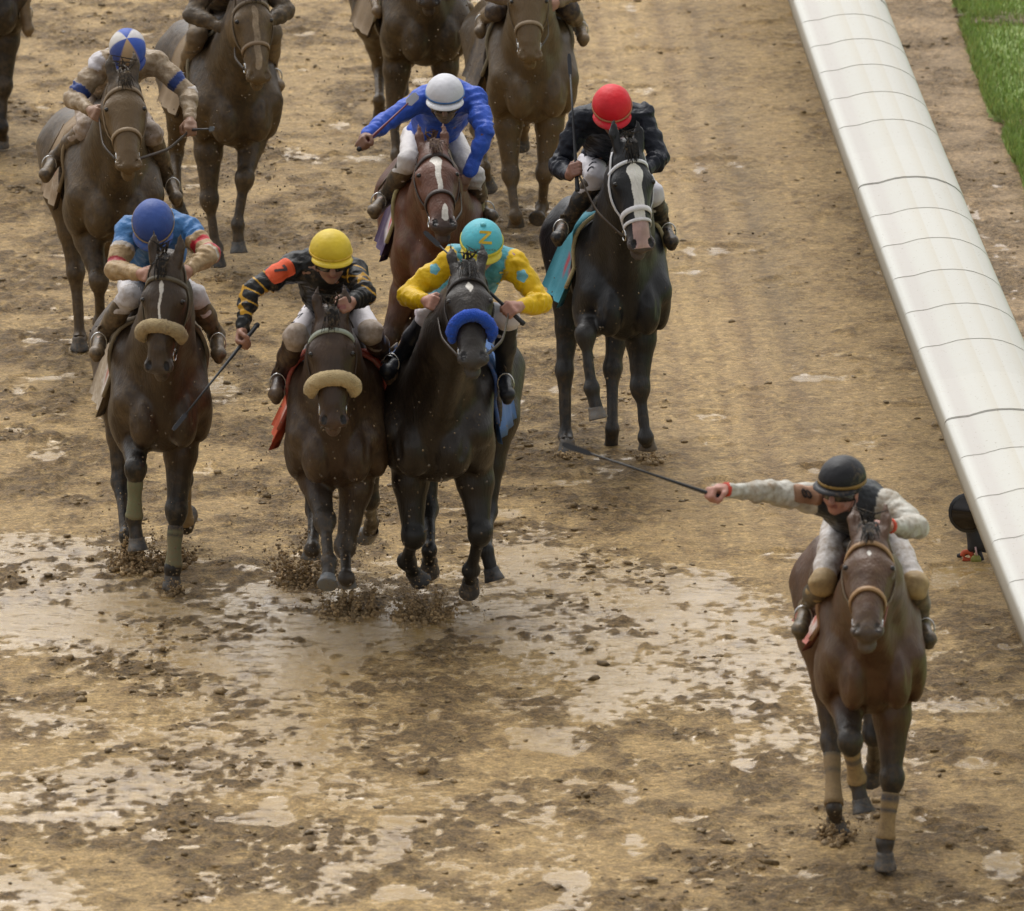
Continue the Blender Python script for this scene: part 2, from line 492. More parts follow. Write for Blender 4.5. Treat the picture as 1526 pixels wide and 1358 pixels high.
def ground_fields(x, y):
    P = np.stack([x, y, np.zeros_like(x)], 1)
    far = (np.abs(x) > 8) | (np.abs(y) > 20)
    u = rail_x(y) - x                                    # metres left of the rail
    wm = wetmask(x, y)
    c = sstep(-.22, .30, .62 * fbm(P * (1.9, 1.5, 1), 3, 5) + .50 * fbm(P * (5.2, 4.4, 1), 2, 19) + .10 * fbm(P * .4, 2, 9))     # churned share
    smooth_band = sstep(1.9, 1.0, u) * sstep(-1, .25, u) * sstep(-6.5, -1.0, y)                 # harrowed strip beside the rail
    c = c * (1 - .75 * smooth_band)
    n1 = fbm(P * (7, 5.2, 1), 3, 21); n2 = fbm(P * (15, 12, 1), 2, 31); n3 = fbm(P * (25, 18, 1), 1, 41)
    low = fbm(P * (1.1, .8, 1), 3, 3)
    rg = (.30 + .75 * c + .35 * np.minimum(wm, 1)) * (1 - .45 * smooth_band)
    h = .010 * low + rg * (.013 * n1 + .020 * np.abs(n2) + .010 * n3) + .003 * n2 + .002 * n3
    # hoof prints: rounded pits with raised rims
    hp = vnoise(P * (3.4, 3.0, 1), 77)
    h -= .016 * sstep(.55, .85, hp); h += .007 * sstep(.32, .55, hp) * sstep(.70, .55, hp) * (1 + n2 * 2)
    # wheel and harrow marks running beside the rail
    wob = .05 * vnoise(np.stack([np.zeros_like(y), y * .35, y * 0], 1), 88)
    grv = np.zeros_like(y)
    for uu, ww, dd in ((.66, .06, .016), (.86, .03, .010), (1.12, .04, .009), (1.30, .03, .008), (2.05, .03, .008), (.42, .05, .010), (1.7, .02, .006), (1.02, .02, .006), (1.45, .02, .006)):
        q = (u + wob - uu) / ww
        grv += dd / .012 * np.exp(-q * q) * sstep(-9.0, -1.0, y + 6 * (uu < 1)); h -= .4 * dd * np.exp(-q * q) * sstep(-9.0, -1.0, y + 6 * (uu < 1)) ; h += .2 * dd * np.exp(-(np.abs(q) - 1.8) ** 2)
    lvl = -.0075 + .0165 * np.minimum(wm, 1.0) + .009 * fbm(P * (1.3, .9, 1), 3, 123) * (1 - .7 * sstep(6, 12, y)) - .005 * smooth_band - .006 * sstep(2.0, 7.0, y)
    d = lvl - h
    wet = np.maximum(sstep(-.003, .003, d), .50 * sstep(-.009, -.001, d) * (.45 + .55 * np.clip(wm * 1.6, 0, 1)))
    rip = .0007 * vnoise(P * (30, 60, 1), 55) + .0004 * vnoise(P * (70, 120, 1), 56)
    z = np.where(d > 0, lvl + rip - .004 * n1, h)
    z = np.where(far, 0, z); wet = np.where(far, 0.1, wet)
    return z, wet, c, n1, n2, wm, u, grv, n3, d, smooth_band
def ground_z(x, y):
    return ground_fields(np.array([x], float), np.array([y], float))[0][0]
def axis(lo, hi, st, far, g=1.35):
    a = list(np.arange(lo, hi, st)); s = st; q = a[-1]
    while q < far: s *= g; q += s; a.append(q)
    s = st; q = a[0]
    while q > -far: s *= g; q -= s; a.insert(0, q)
    return np.array(a)
gx = axis(-3.5, 3.55, .018, 900); gy = axis(ground(763, 1375)[1], ground(763, -30)[1], .025, 1500)
GX, GY = np.meshgrid(gx, gy, indexing='ij')
fx, fy = GX.ravel(), GY.ravel()
gz, wet, churn, n1, n2, wm, uu, grv, n3, dd_, sband = ground_fields(fx, fy)
nx, ny = len(gx), len(gy)
ii = (np.arange(nx - 1)[:, None] * ny + np.arange(ny - 1)[None]).ravel()
quads = np.stack([ii, ii + ny, ii + ny + 1, ii + 1], 1)
Pg = np.stack([fx, fy, 0 * fx], 1)
tone = fbm(Pg * (2.3, 1.6, 1), 3, 61)
fine = fbm(Pg * (24, 17, 1), 2, 71)
dark = np.array([.235, .146, .056]); light = np.array([.455, .305, .122])
k = np.clip(.60 - .34 * churn - .05 * sband + .14 * tone - 1.1 * np.clip(n2, 0, 1) * (.3 + churn) - .5 * n3 * (.3 + churn) + .18 * fine + .26 * sstep(-.008, .002, dd_) - .34 * grv + .16 * np.exp(-((uu - .95) / .16) ** 2) * sstep(-6, 0, fy) + .10 * np.exp(-((uu - 1.75) / .3) ** 2), 0, 1)[:, None]
gcol = dark + (light - dark) * k
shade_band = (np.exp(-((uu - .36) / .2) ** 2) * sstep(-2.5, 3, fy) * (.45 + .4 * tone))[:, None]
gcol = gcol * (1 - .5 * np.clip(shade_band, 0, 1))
pale = (sstep(-.55, -.8, -uu) * 0)[:, None]
infield = sstep(-.55, -.8, uu)[:, None]
gcol = gcol * (1 - infield) + (np.array([.36, .245, .130]) * (1 + .2 * tone[:, None])) * infield
gm, n, b = mat_new('wet_mud'); L = n.links
a_ = n.nodes.new('ShaderNodeAttribute'); a_.attribute_name = 'Col'
tc = n.nodes.new('ShaderNodeTexCoord')
def N_(sc, det, rough=.7, vs=(1, 1, 1)):
    q = n.nodes.new('ShaderNodeTexNoise'); q.inputs['Scale'].default_value = sc; q.inputs['Detail'].default_value = det; q.inputs['Roughness'].default_value = rough
    mp = n.nodes.new('ShaderNodeMapping'); mp.inputs['Scale'].default_value = vs
    L.new(tc.outputs['Object'], mp.inputs[0]); L.new(mp.outputs[0], q.inputs['Vector']); return q.outputs[0]
def MR(i, a, b2, c, d):
    q = n.nodes.new('ShaderNodeMapRange'); q.inputs[1].default_value = a; q.inputs[2].default_value = b2; q.inputs[3].default_value = c; q.inputs[4].default_value = d
    L.new(i, q.inputs[0]); return q.outputs[0]
def MA(op, a, b2):
    q = n.nodes.new('ShaderNodeMath'); q.operation = op
    for i, v in ((0, a), (1, b2)):
        if isinstance(v, (int, float)): q.inputs[i].default_value = v
        else: L.new(v, q.inputs[i])
    return q.outputs[0]
nA, nB, nC = N_(29, 6, .76, (.75, 1, 1)), N_(90, 4, .75, (.8, 1, 1)), N_(11, 5, .65, (.6, 1, 1))
# clods and crumbs in three sizes
tone_ = MA('MULTIPLY', MA('MULTIPLY', MR(nA, .37, .63, .48, 1.50), MR(nB, .36, .64, .46, 1.56)), MR(nC, .35, .65, .84, 1.18))
rel = n.nodes.new('ShaderNodeAttribute'); rel.attribute_name = 'Relief'
rmx = n.nodes.new('ShaderNodeMix'); rmx.data_type = 'FLOAT'; rmx.inputs[2].default_value = 1.0
L.new(MR(rel.outputs['Fac'], 0, 1, .72, 1.0), rmx.inputs[0]); L.new(tone_, rmx.inputs[3]); tone_ = rmx.outputs[0]
# standing water: the vertex mask broken up by the crumbs
brk = MA('ADD', a_.outputs['Alpha'], MA('ADD', MA('MULTIPLY', MA('SUBTRACT', nA, .5), 2.6), MA('MULTIPLY', MA('SUBTRACT', nC, .5), 2.0)))
wetf = MR(brk, .42, .98, 0, 1)
tone2 = n.nodes.new('ShaderNodeMix'); tone2.data_type = 'FLOAT'; tone2.inputs[3].default_value = .96  # sky sheen of the wet film partly put into the base colour
L.new(wetf, tone2.inputs[0]); L.new(tone_, tone2.inputs[2])
mx = n.nodes.new('ShaderNodeVectorMath'); mx.operation = 'SCALE'
L.new(a_.outputs['Color'], mx.inputs[0]); L.new(tone2.outputs[0], mx.inputs['Scale'])
L.new(mx.outputs[0], b.inputs['Base Color'])
L.new(MR(wetf, 0, 1, .62, .12), b.inputs['Roughness'])
b.inputs['IOR'].default_value = 1.6
L.new(MR(wetf, 0, 1, .25, 1.0), b.inputs['Specular IOR Level'])
rp = N_(22, 5, .75, (.42, 1.1, 1))
hm = n.nodes.new('ShaderNodeMix'); hm.data_type = 'FLOAT'
L.new(wetf, hm.inputs[0])
bp = n.nodes.new('ShaderNodeBump'); bp.inputs['Distance'].default_value = .048
L.new(MA('MULTIPLY', MR(wetf, 0, 1, .95, .25), MR(rel.outputs['Fac'], 0, 1, .45, 1.0)), bp.inputs['Strength'])
L.new(MA('ADD', nA, MA('MULTIPLY', nB, .6)), hm.inputs[2]); L.new(rp, hm.inputs[3]); L.new(hm.outputs[0], bp.inputs['Height']); L.new(bp.outputs[0], b.inputs['Normal'])
MUDMAT = gm
tg = obj('track_ground', np.stack([fx, fy, gz], 1), quads, gm, col=np.concatenate([gcol, wet[:, None]], 1), kind='structure')
ra = tg.data.attributes.new('Relief', 'FLOAT', 'POINT'); ra.data.foreach_set('value', np.clip(.30 + .8 * churn + .3 * np.minimum(wm, 1) - .25 * sband, 0, 1).astype(np.float32))

# loose clods lying on the mud: uncountable
N = 17000
cx = RNG.uniform(-3.5, 3.6, N * 3); cy = RNG.uniform(gy[0] if False else ground(763, 1370)[1], ground(763, -20)[1], N * 3)
z_, w_, c_, _, _, wm_, u_, _, _, _, _ = ground_fields(cx, cy)
cl = sstep(.0, .5, fbm(np.stack([cx, cy, cx * 0], 1) * (2.4, 2.0, 1), 2, 91))
keep = RNG.uniform(0, 1, N * 3) < (.05 + .95 * cl * c_) * (1 - .55 * w_) * np.where(u_ < 1.2, .35, 1)
cx, cy, z_ = cx[keep][:N], cy[keep][:N], z_[keep][:N]
rs = .004 + .036 * RNG.beta(1.0, 5.5, len(cx))
V, Fc = blobs(np.stack([cx, cy, z_ + rs * .1], 1), rs, (1.35, 1.25, .62), .42)
kk = np.repeat(RNG.uniform(.7, 1.5, len(cx)), 12)[:, None]
obj('mud_clods', V, Fc, MUDMAT, col=np.concatenate([np.array([[.185, .122, .052]]) * kk, np.repeat(RNG.uniform(0, .45, len(cx)), 12)[:, None]], 1), smooth=True, kind='stuff',
    label='loose dark mud clods scattered over the sloppy track', cat='mud clods')

# ---- infield turf beyond the rail
GR = [(1418, -40), (1424, 0), (1430, 14), (1446, 30), (1436, 38), (1442, 62), (1452, 95), (1462, 120), (1470, 148), (1483, 172), (1500, 182), (1506, 196), (1500, 210), (1512, 236), (1526, 262), (1540, 330), (1580, 460)]
gp = np.array([ground(x, y, .03)[:2] for x, y in GR])
edge = catmull([np.array([p[0], p[1], 0]) for p in gp], 8)
gm2, n, b = mat_new('grass_turf'); L = n.links
tc = n.nodes.new('ShaderNodeTexCoord'); nz = n.nodes.new('ShaderNodeTexNoise'); nz.inputs['Scale'].default_value = 6; nz.inputs['Detail'].default_value = 6
L.new(tc.outputs['Object'], nz.inputs['Vector'])
cr = n.nodes.new('ShaderNodeValToRGB'); cr.color_ramp.elements[0].position = .3; cr.color_ramp.elements[0].color = (.15, .22, .05, 1); cr.color_ramp.elements[1].position = .7; cr.color_ramp.elements[1].color = (.27, .35, .10, 1)
L.new(nz.outputs[0], cr.inputs[0]); L.new(cr.outputs[0], b.inputs['Base Color']); b.inputs['Roughness'].default_value = .8
rows = []
for i, e in enumerate(edge):
    jig = .04 * vnoise(np.array([[i * .9, 0, 0]]), 5)[0]
    rows.append([(e[0] + jig, e[1], -.02), (e[0] + jig + .012, e[1], .035), (e[0] + jig + .06, e[1], .05), (e[0] + 1.0, e[1], .05), (e[0] + 6, e[1], .05), (e[0] + 400, e[1], .05)])
r0 = [(p[0], p[1] + 900, p[2]) for p in rows[0]]; r1 = [(p[0], p[1] - 900, p[2]) for p in rows[-1]]
rows = [r0] + rows + [r1]
V = np.array([p for r in rows for p in r]); m = 6
Fc = [(i * m + j, i * m + m + j, i * m + m + j + 1, i * m + j + 1) for i in range(len(rows) - 1) for j in range(m - 1)]
turf_o = obj('infield_turf', V, Fc, gm2, kind='structure')
nb = 22000
bx = []; 
ei = RNG.uniform(0, len(edge) - 1.01, nb); off = RNG.exponential(.45, nb); off[: nb // 5] = RNG.uniform(-.03, .06, nb // 5)
e0 = edge[ei.astype(int)]; e1 = edge[ei.astype(int) + 1]; ft = (ei % 1)[:, None]
base = e0 + (e1 - e0) * ft; base[:, 0] += off; base[:, 2] = .045
ba = RNG.uniform(0, 6.28, nb); hgt = RNG.uniform(.03, .075, nb); lean = RNG.normal(0, .02, (nb, 2))
wv = np.stack([np.cos(ba), np.sin(ba), 0 * ba], 1) * .006
tip = base + np.stack([lean[:, 0], lean[:, 1], hgt], 1)
V = np.stack([base - wv, base + wv, tip], 1).reshape(-1, 3)
bm_, n, b = mat_new('grass_blade'); b.inputs['Roughness'].default_value = .6
a_ = n.nodes.new('ShaderNodeAttribute'); a_.attribute_name = 'Col'; n.links.new(a_.outputs['Color'], b.inputs['Base Color'])
gc = np.array([.25, .35, .09]) * RNG.uniform(.6, 1.5, (nb, 1)) * np.where(RNG.uniform(size=(nb, 1)) < .15, np.array([[1.5, 1.1, 1.2]]), 1)
obj('grass', V, np.arange(nb * 3).reshape(-1, 3), bm_, col=np.repeat(colr(gc, gc), 3, 0), smooth=False, kind='stuff', label='short green infield grass with ragged edge', cat='grass')

gp_ = [ground(RNG.uniform(1440, 1570), RNG.uniform(24, 36), .05) for _ in range(500)] + [ground(RNG.uniform(1505, 1560), RNG.uniform(183, 192), .05) for _ in range(200)]
V, Fc = blobs(gp_, RNG.uniform(.02, .07, len(gp_)), (1.6, .7, .35), .3)
obj('bare_soil', V, Fc, MUDMAT, col=colr(V, np.array([.20, .14, .085]) * np.repeat(RNG.uniform(.5, 1.3, len(gp_)), 12)[:, None], .2), kind='stuff', label='bare brown soil in the gaps between the turf patches', cat='soil')
# ---- the running rail: curved white cover in panels on posts
railm, n, b = mat_new('rail_cover_white'); L = n.links
tc = n.nodes.new('ShaderNodeTexCoord')
at_ = n.nodes.new('ShaderNodeAttribute'); at_.attribute_name = 'Col'
mp = n.nodes.new('ShaderNodeMapping'); mp.inputs['Scale'].default_value = (1, 5, 3)
nz = n.nodes.new('ShaderNodeTexNoise'); nz.inputs['Scale'].default_value = 9; nz.inputs['Detail'].default_value = 7; nz.inputs['Roughness'].default_value = .7
L.new(tc.outputs['Object'], mp.inputs[0]); L.new(mp.outputs[0], nz.inputs['Vector'])
nz2 = n.nodes.new('ShaderNodeTexNoise'); nz2.inputs['Scale'].default_value = 75; nz2.inputs['Detail'].default_value = 2; L.new(tc.outputs['Object'], nz2.inputs['Vector'])
mr = n.nodes.new('ShaderNodeMapRange'); mr.inputs[1].default_value = .56; mr.inputs[2].default_value = .80; mr.inputs[4].default_value = .45; L.new(nz.outputs[0], mr.inputs[0])
m1 = n.nodes.new('ShaderNodeMix'); m1.data_type = 'RGBA'; m1.inputs[7].default_value = (.46, .38, .26, 1); L.new(mr.outputs[0], m1.inputs[0]); L.new(at_.outputs['Color'], m1.inputs[6])
mr2 = n.nodes.new('ShaderNodeMapRange'); mr2.inputs[1].default_value = .70; mr2.inputs[2].default_value = .74; L.new(nz2.outputs[0], mr2.inputs[0])
m2 = n.nodes.new('ShaderNodeMix'); m2.data_type = 'RGBA'; m2.inputs[7].default_value = (.2, .14, .08, 1); L.new(mr2.outputs[0], m2.inputs[0]); L.new(m1.outputs[2], m2.inputs[6])
L.new(m2.outputs[2], b.inputs['Base Color']); b.inputs['Roughness'].default_value = .62; b.inputs['Specular IOR Level'].default_value = .3
bp = n.nodes.new('ShaderNodeBump'); bp.inputs['Strength'].default_value = .12; bp.inputs['Distance'].default_value = .01; L.new(nz.outputs[0], bp.inputs['Height']); L.new(bp.outputs[0], b.inputs['Normal'])
PROF = [(.035, -.03, 2), (.0, -.02, 2), (-.005, .03, 2), (.0, .085, 2), (.012, .103, 1), (.035, .112, 1), (.075, .118, 3), (.125, .123, 3), (.165, .135, 0), (.22, .150, 0), (.28, .158, 4), (.286, .1575, 4), (.292, .158, 0),
        (.35, .160, 0), (.405, .156, 4), (.411, .155, 4), (.417, .155, 0), (.47, .144, 0), (.53, .122, 4), (.536, .1195, 0), (.585, .092, 0), (.62, .060, 0), (.64, .025, 0), (.645, -.02, 0)]
PC = {0: (.52, .51, .465), 1: (.57, .565, .525), 2: (.36, .33, .27), 3: (.49, .465, .43), 4: (.50, .475, .41)}  # side lip darker: its shade is put into the colour
rail = thing('running_rail', (float(rail_x(0)), 0, 0), 0, 'long white inner rail with curved panelled cover beside the mud track', 'rail')
def rail_section(Y):
    d = nrm([float(rail_x(Y + .05) - rail_x(Y - .05)) / .1, 1, 0]); r = np.array([d[1], -d[0], 0])
    return np.array([float(rail_x(Y)), Y, .95]), r
PANEL = .88
Y = ground(1526, 1110)[1] - 6; pi = 0; seams = []
while Y < ground(1180, -60)[1] + 9:
    L2 = PANEL * RNG.uniform(.96, 1.04)
    rise = (.006 if pi % 7 == 3 else 0)
    V, cc = [], []
    for j in range(5):
        o, r = rail_section(Y + (L2 + .03) * j / 4)
        lift = rise + .0022 * (1 - j / 4)
        for q in range(2):
            for (u, z, kx) in PROF:
                th = 0 if q == 0 else -.012
                cc_u = u + (0.0 if q == 0 else (.012 if u < .3 else -.012))
                V.append(o + r * cc_u + np.array([0, 0, z + lift + (th if z > .02 else 0)]))
                cc.append(PC[kx])
    m = len(PROF); Fc = []
    for j in range(4):
        a = j * 2 * m; b2 = a + 2 * m
        for i in range(m - 1):
            Fc.append((a + i, b2 + i, b2 + i + 1, a + i + 1))
            Fc.append((a + m + i, a + m + i + 1, b2 + m + i + 1, b2 + m + i))
    nv0 = len(V)
    for a, fl in ((0, 0), (8 * m, 1)):
        n1_ = len(V); V += V[a:a + 2 * m]; cc += cc[a:a + 2 * m]
        for i in range(m - 1):
            q = (n1_ + i, n1_ + i + 1, n1_ + m + i + 1, n1_ + m + i); Fc.append(q if not fl else q[::-1])
    obj('panel', np.array(V), Fc, railm, rail, col=colr(V, np.array(cc) * RNG.uniform(.97, 1.02)), smooth=True)
    if pi % 7 in (2, 5) or True:
        # joint strip under the overlap, catches dirt
        o, r = rail_section(Y - .004)
        pts = [o + r * u + np.array([0, 0, z + .0028]) for u, z, kx in PROF[4:]]
        nn = [np.array([0, 0, 1.0])] * len(pts)
        if RNG.uniform() < .99:
            V, Fc = ribbon(pts, nn, .004 if pi % 7 != 3 else .008, .0012); obj('joint', V, Fc, mat('rail_joint_grime', (.52, .50, .45), .7), rail, smooth=False)
    Y += L2; pi += 1
for Yp in np.arange(-16, 24, 2.4):
    o, r = rail_section(Yp)
    pts = catmull([o + r * .55 + [0, 0, -1.1], o + r * .55 + [0, 0, -.5], o + r * .48 + [0, 0, -.12], o + r * .3 + [0, 0, .09]], 5)
    V, Fc = tube(pts, .035, 10); obj('post', V, Fc, mat('rail_post_paint', (.7, .7, .68), .5), rail)
for uo, zo in ((.05, .03), (.5, .06)):
    pts = [rail_section(Yp)[0] + rail_section(Yp)[1] * uo + [0, 0, zo] for Yp in np.arange(-16, 24, .8)]
    V, Fc = tube(pts, .02, 8); obj('beam', V, Fc, mat('rail_post_paint', (.7, .7, .68), .5), rail)

# ---- white scrap in the gap of the turf
g = ground(1464, 24, .03); V, Fc = blobs([g, g + [.05, .02, 0], g - [.05, .01, 0]], [.045, .035, .03], (1.4, 1, .5), .3)
obj('paper_scrap', V, Fc, mat('pale_paper', (.6, .6, .57), .7), label='small crumpled white scrap lying in the gap between turf patches', cat='litter')

# ---- remote camera on the ground behind the rail
cb = ground(1458, 836)
YC = cb[1]
cam_t = thing('remote_camera', tuple(cb), 0, 'black remote camera with round lens hood on small stand under the rail', 'camera')
blk = mat('camera_black_plastic', (.02, .022, .026), .35, var=.3); dk = mat('camera_dark_rubber', (.03, .03, .033), .7)
c0 = at(1452, 757, YC)
fw = nrm([-.22, -1, .10]); sd_ = nrm(np.cross(fw, [0, 0, 1])); upv = np.cross(sd_, fw)
V, Fc = tube([c0 - fw * .02, c0 + fw * .10, c0 + fw * .11, c0 + fw * .2, c0 + fw * .205], [.07, .07, .085, .112, .11], 20)
obj('lens', V, Fc, blk, cam_t)
V, Fc = tube([c0 + fw * .206, c0 + fw * .209], [.095, .09], 20); obj('lens_glass', V, Fc, EYE, cam_t)
F = Field(.008); F.ell(c0 - fw * .08, (.085, .05, .07), .02); F.ell(c0 - fw * .08 + upv * .06, (.04, .03, .03), .02); F.ell(c0 - fw * .06 + sd_ * .07, (.03, .04, .06), .02)
V, Q = F.mesh(); obj('camera_body', V, Q, blk, cam_t)
F = Field(.008); F.cap(c0 + [0, 0, -.06], at(1453, 800, YC), .045, .03, .03); F.cap(at(1446, 782, YC), at(1450, 815, YC), .025, .03, .03); F.ell(at(1460, 808, YC), (.05, .04, .05), .03)
V, Q = F.mesh(lambda P: .008 * fbm(P * 18, 2, 4)); obj('clamp_arm', V, Q, dk, cam_t)
for dx in (-.11, .02, .15):
    V, Fc = tube([at(1458, 818, YC), at(1458, 833, YC) + [dx, -.05 + abs(dx), 0]], [.014, .012], 8); obj('leg', V, Fc, dk, cam_t)
V, Fc = tube(catmull([at(1434, 829, YC), at(1437, 823, YC), at(1446, 824, YC), at(1450, 832, YC), at(1444, 835, YC), at(1435, 833, YC)], 4), .014, 8)
obj('strap', V, Fc, mat('orange_red_strap', (.55, .09, .035), .6), cam_t)
V, Fc = tube([at(1454, 832, YC) + [0, -.03, 0], at(1454, 832, YC) + [0, -.055, 0]], [.03, .028], 12); obj('knob', V, Fc, mat('olive_knob', (.25, .24, .05), .5), cam_t)
V, Fc = tube([at(1453, 812, YC) + [0, -.05, 0], at(1455, 826, YC) + [0, -.05, 0]], .005, 6); obj('cable', V, Fc, mat('pale_pink_cable', (.6, .4, .4), .5), cam_t)
# ================================================================== horses
def seg_t(P, a, b):
    ba = b - a; t = np.clip(((P - a) @ ba) / (ba @ ba), 0, 1)
    return np.linalg.norm(P - (a + t[:, None] * ba), axis=1), t

def bvh_of(V, Q):
    return BVHTree.FromPolygons([Vector(v) for v in V], [tuple(int(i) for i in q) for q in Q])
def cast(bvh, o, d, far=1.5):
    h = bvh.ray_cast(Vector(o), Vector(nrm(d)), far)
    return (np.array(h[0]), np.array(h[1])) if h[0] is not None else (None, None)

def hoof_mesh(fet, toe, flat):
    """horn hoof on the end of the pastern; flat: sole on the ground"""
    ax = nrm(toe - fet); c = toe - ax * .035
    if flat: dn = np.array([0, 0, -1.0]); fwd = nrm(np.array([ax[0], ax[1] - .5, 0]))
    else: dn = ax; fwd = nrm(np.cross(np.cross(ax, [0, -.75, .65]), ax))
    sd_ = nrm(np.cross(dn, fwd)); fwd = np.cross(sd_, dn)
    V = []; n = 16
    for (h, r, sh) in ((-.045, .036, -.012), (-.03, .045, -.008), (-.024, .043, -.006), (.0, .048, .004), (.028, .057, .016), (.036, .055, .018), (.036, .040, .014)):
        for j in range(n):
            a = 2 * math.pi * j / n
            V.append(c + dn * h + sd_ * r * 1.0 * math.cos(a) + fwd * (r * 1.12 * math.sin(a) + sh) * (1 if math.sin(a) > -.6 else .92))
    V.append(c + dn * .030)
    Fc = [(i * n + j, i * n + (j + 1) % n, (i + 1) * n + (j + 1) % n, (i + 1) * n + j) for i in range(6) for j in range(n)]
    Fc += [(6 * n + j, 6 * n + (j + 1) % n, 7 * n) for j in range(n)]
    return np.array(V), Fc

HORSES = {}
def horse(key, g, deg, label, coat, legs_dark, nose, poll, fl, fr, hl=None, hr=None, dz=0.0, wid=.72, mud=.3, leg_mud=.5, face=None, noseband=None, bridle=(.05, .03, .02),
          cloth=None, cheek=None, bandage=None, hood=None, vox=.0145, hoofc=(.05, .048, .046), poll_f=.80, mane=(.012, .010, .009), leg_t=0.0, ears=(.0, .0), head_roll=0, rein=None, wraps=None, headk=1.08, legw=1.12, dust_highlight=.30):
    """g: ground pixel under the withers; nose / poll: pixels; fl, fr (picture-left, picture-right foreleg), hl, hr:
       [(knee px), (fetlock px), (toe px), signs, toe on the ground?]"""
    g0 = ground(*g); h = math.radians(deg)
    R = np.array([[math.cos(h), -math.sin(h), 0], [math.sin(h), math.cos(h), 0], [0, 0, 1]])
    root = thing('horse', tuple(g0), h, label, 'horse', 'racehorses galloping through the mud')
    fwd = R @ np.array([0, -1.0, 0]); side = R @ np.array([1.0, 0, 0]); up = np.array([0, 0, 1.0])
    def T(l, f, z): return g0 + R @ np.array([l, -f, z + dz])
    F = Field(vox)
    RL = R.T                                           # ellipsoid frame: rows are the local axes
    def E(l, f, z, rl, rf, rz, k=.07): F.ell(T(l, f, z), (rl * wid, rf, rz), k, RL)
    E(0, -.35, 1.11, .32, .58, .345); E(0, .12, 1.10, .255, .30, .33); E(0, -.70, 1.14, .30, .42, .27)
    E(.11, -.88, 1.13, .20, .33, .27); E(-.11, -.88, 1.13, .20, .33, .27); E(0, -.02, 1.42, .10, .34, .15)
    for s in (-1, 1):
        F.cap(T(s * .17 * wid, -.05, 1.35), T(s * .205 * wid, .24, 1.08), .125, .122, .05)                  # shoulder blade
        E(s * .105, .335, .99, .115, .115, .15, .022)                                          # breast muscles
        E(s * .215, .12, .98, .09, .15, .16, .05)
        F.cap(T(s * .17 * wid, -.92, 1.14), T(s * .215 * wid, -.72, .93), .185, .13, .05)                  # thigh
        F.cap(T(s * .10, .47, 1.30), T(s * .055, .50, .98), .020, .030, .03, sub=True)              # jugular and breast grooves
        F.cap(T(s * .235 * wid, .36, 1.22), T(s * .17, .43, .98), .020, .020, .03, sub=True)
        F.cap(T(s * .15 * wid, -1.12, 1.16), T(s * .17 * wid, -1.04, .88), .12, .10, .05)
    # head frame
    P0 = at(poll[0], poll[1], (g0 + fwd * poll_f)[1])
    N0 = solve(P0, nose[0], nose[1], .555 * headk, 1)
    ax = nrm(N0 - P0); lat = nrm(np.cross(ax, [0, 0, 1.0]) * 1.0)
    if lat[0] < 0: lat = -lat
    if head_roll: lat = nrm(lat + math.tan(math.radians(head_roll)) * np.cross(ax, lat))
    dor = nrm(np.cross(lat, ax))
    if dor[1] > 0 or dor @ np.array([0, -1, .3]) < 0: dor = -dor
    HB = np.array([lat, ax, dor])
    hs = headk
    def H(l, t, d): return P0 + (lat * l + ax * t + dor * d) * hs
    def HE(l, t, d, rl, rt, rd, k=.03, sub=False): F.ell(H(l, t, d), (rl * hs, rt * hs, rd * hs), k, HB, sub)
    # neck
    nb = T(0, .10, 1.24); nm = lerp(T(0, .34, 1.34), H(0, .02, -.10), .5) ; nt = H(0, .05, -.09)
    F.cap(nb, nm, .235, .165, .08, lat, .88); F.cap(nm, nt, .165, .112, .06, lat, .74)
    cb_, cm_, ct_ = T(0, .0, 1.46), lerp(T(0, .2, 1.52), H(0, -.03, -.06), .55) + up * .03, H(0, -.02, -.045)
    F.cap(cb_, cm_, .085, .07, .06); F.cap(cm_, ct_, .07, .06, .05)
    F.cap(T(0, .30, 1.08), H(0, .16, -.15), .10, .055, .05)                       # windpipe
    # head
    HE(0, .07, -.05, .092, .10, .09, .03); HE(0, .17, -.05, .108, .12, .082, .03)
    for s in (-1, 1):
        HE(s * .090, .175, -.016, .028, .042, .024, .02)
        HE(s * .062, .17, -.135, .048, .12, .10, .03)
        HE(s * .074, .215, -.07, .036, .10, .030, .025)
    F.cap(H(0, .17, -.045), H(0, .43, -.045), .094 * hs, .060 * hs, .03, lat, 1.06)
    F.cap(H(0, .22, -.015), H(0, .42, -.018), .056 * hs, .040 * hs, .02, lat, 1.05)
    F.cap(H(0, .20, -.16), H(0, .46, -.10), .048, .034, .035)
    HE(0, .485, -.05, .062, .065, .054, .03); HE(0, .525, -.100, .042, .050, .028, .012)
    for s in (-1, 1):
        HE(s * .047, .505, -.030, .030, .036, .030, .015)
        HE(s * .046, .503, -.002, .015, .026, .018, .006, True)
        # ears
        e0, e1 = H(s * .058, -.005, -.01), H(s * (.064 + ears[1]), -.165 + ears[0], .02 - ears[0])
        em = lerp(e0, e1, .5) + lat * s * .008
        F.cap(e0, em, .030, .030, .015, dor, .75); F.cap(em, e1, .030, .006, .01, dor, .7)
        F.cap(lerp(e0, em, .5) + dor * .024, lerp(em, e1, .75) + dor * .014, .014, .006, .006, sub=True)
    # legs
    J = {}
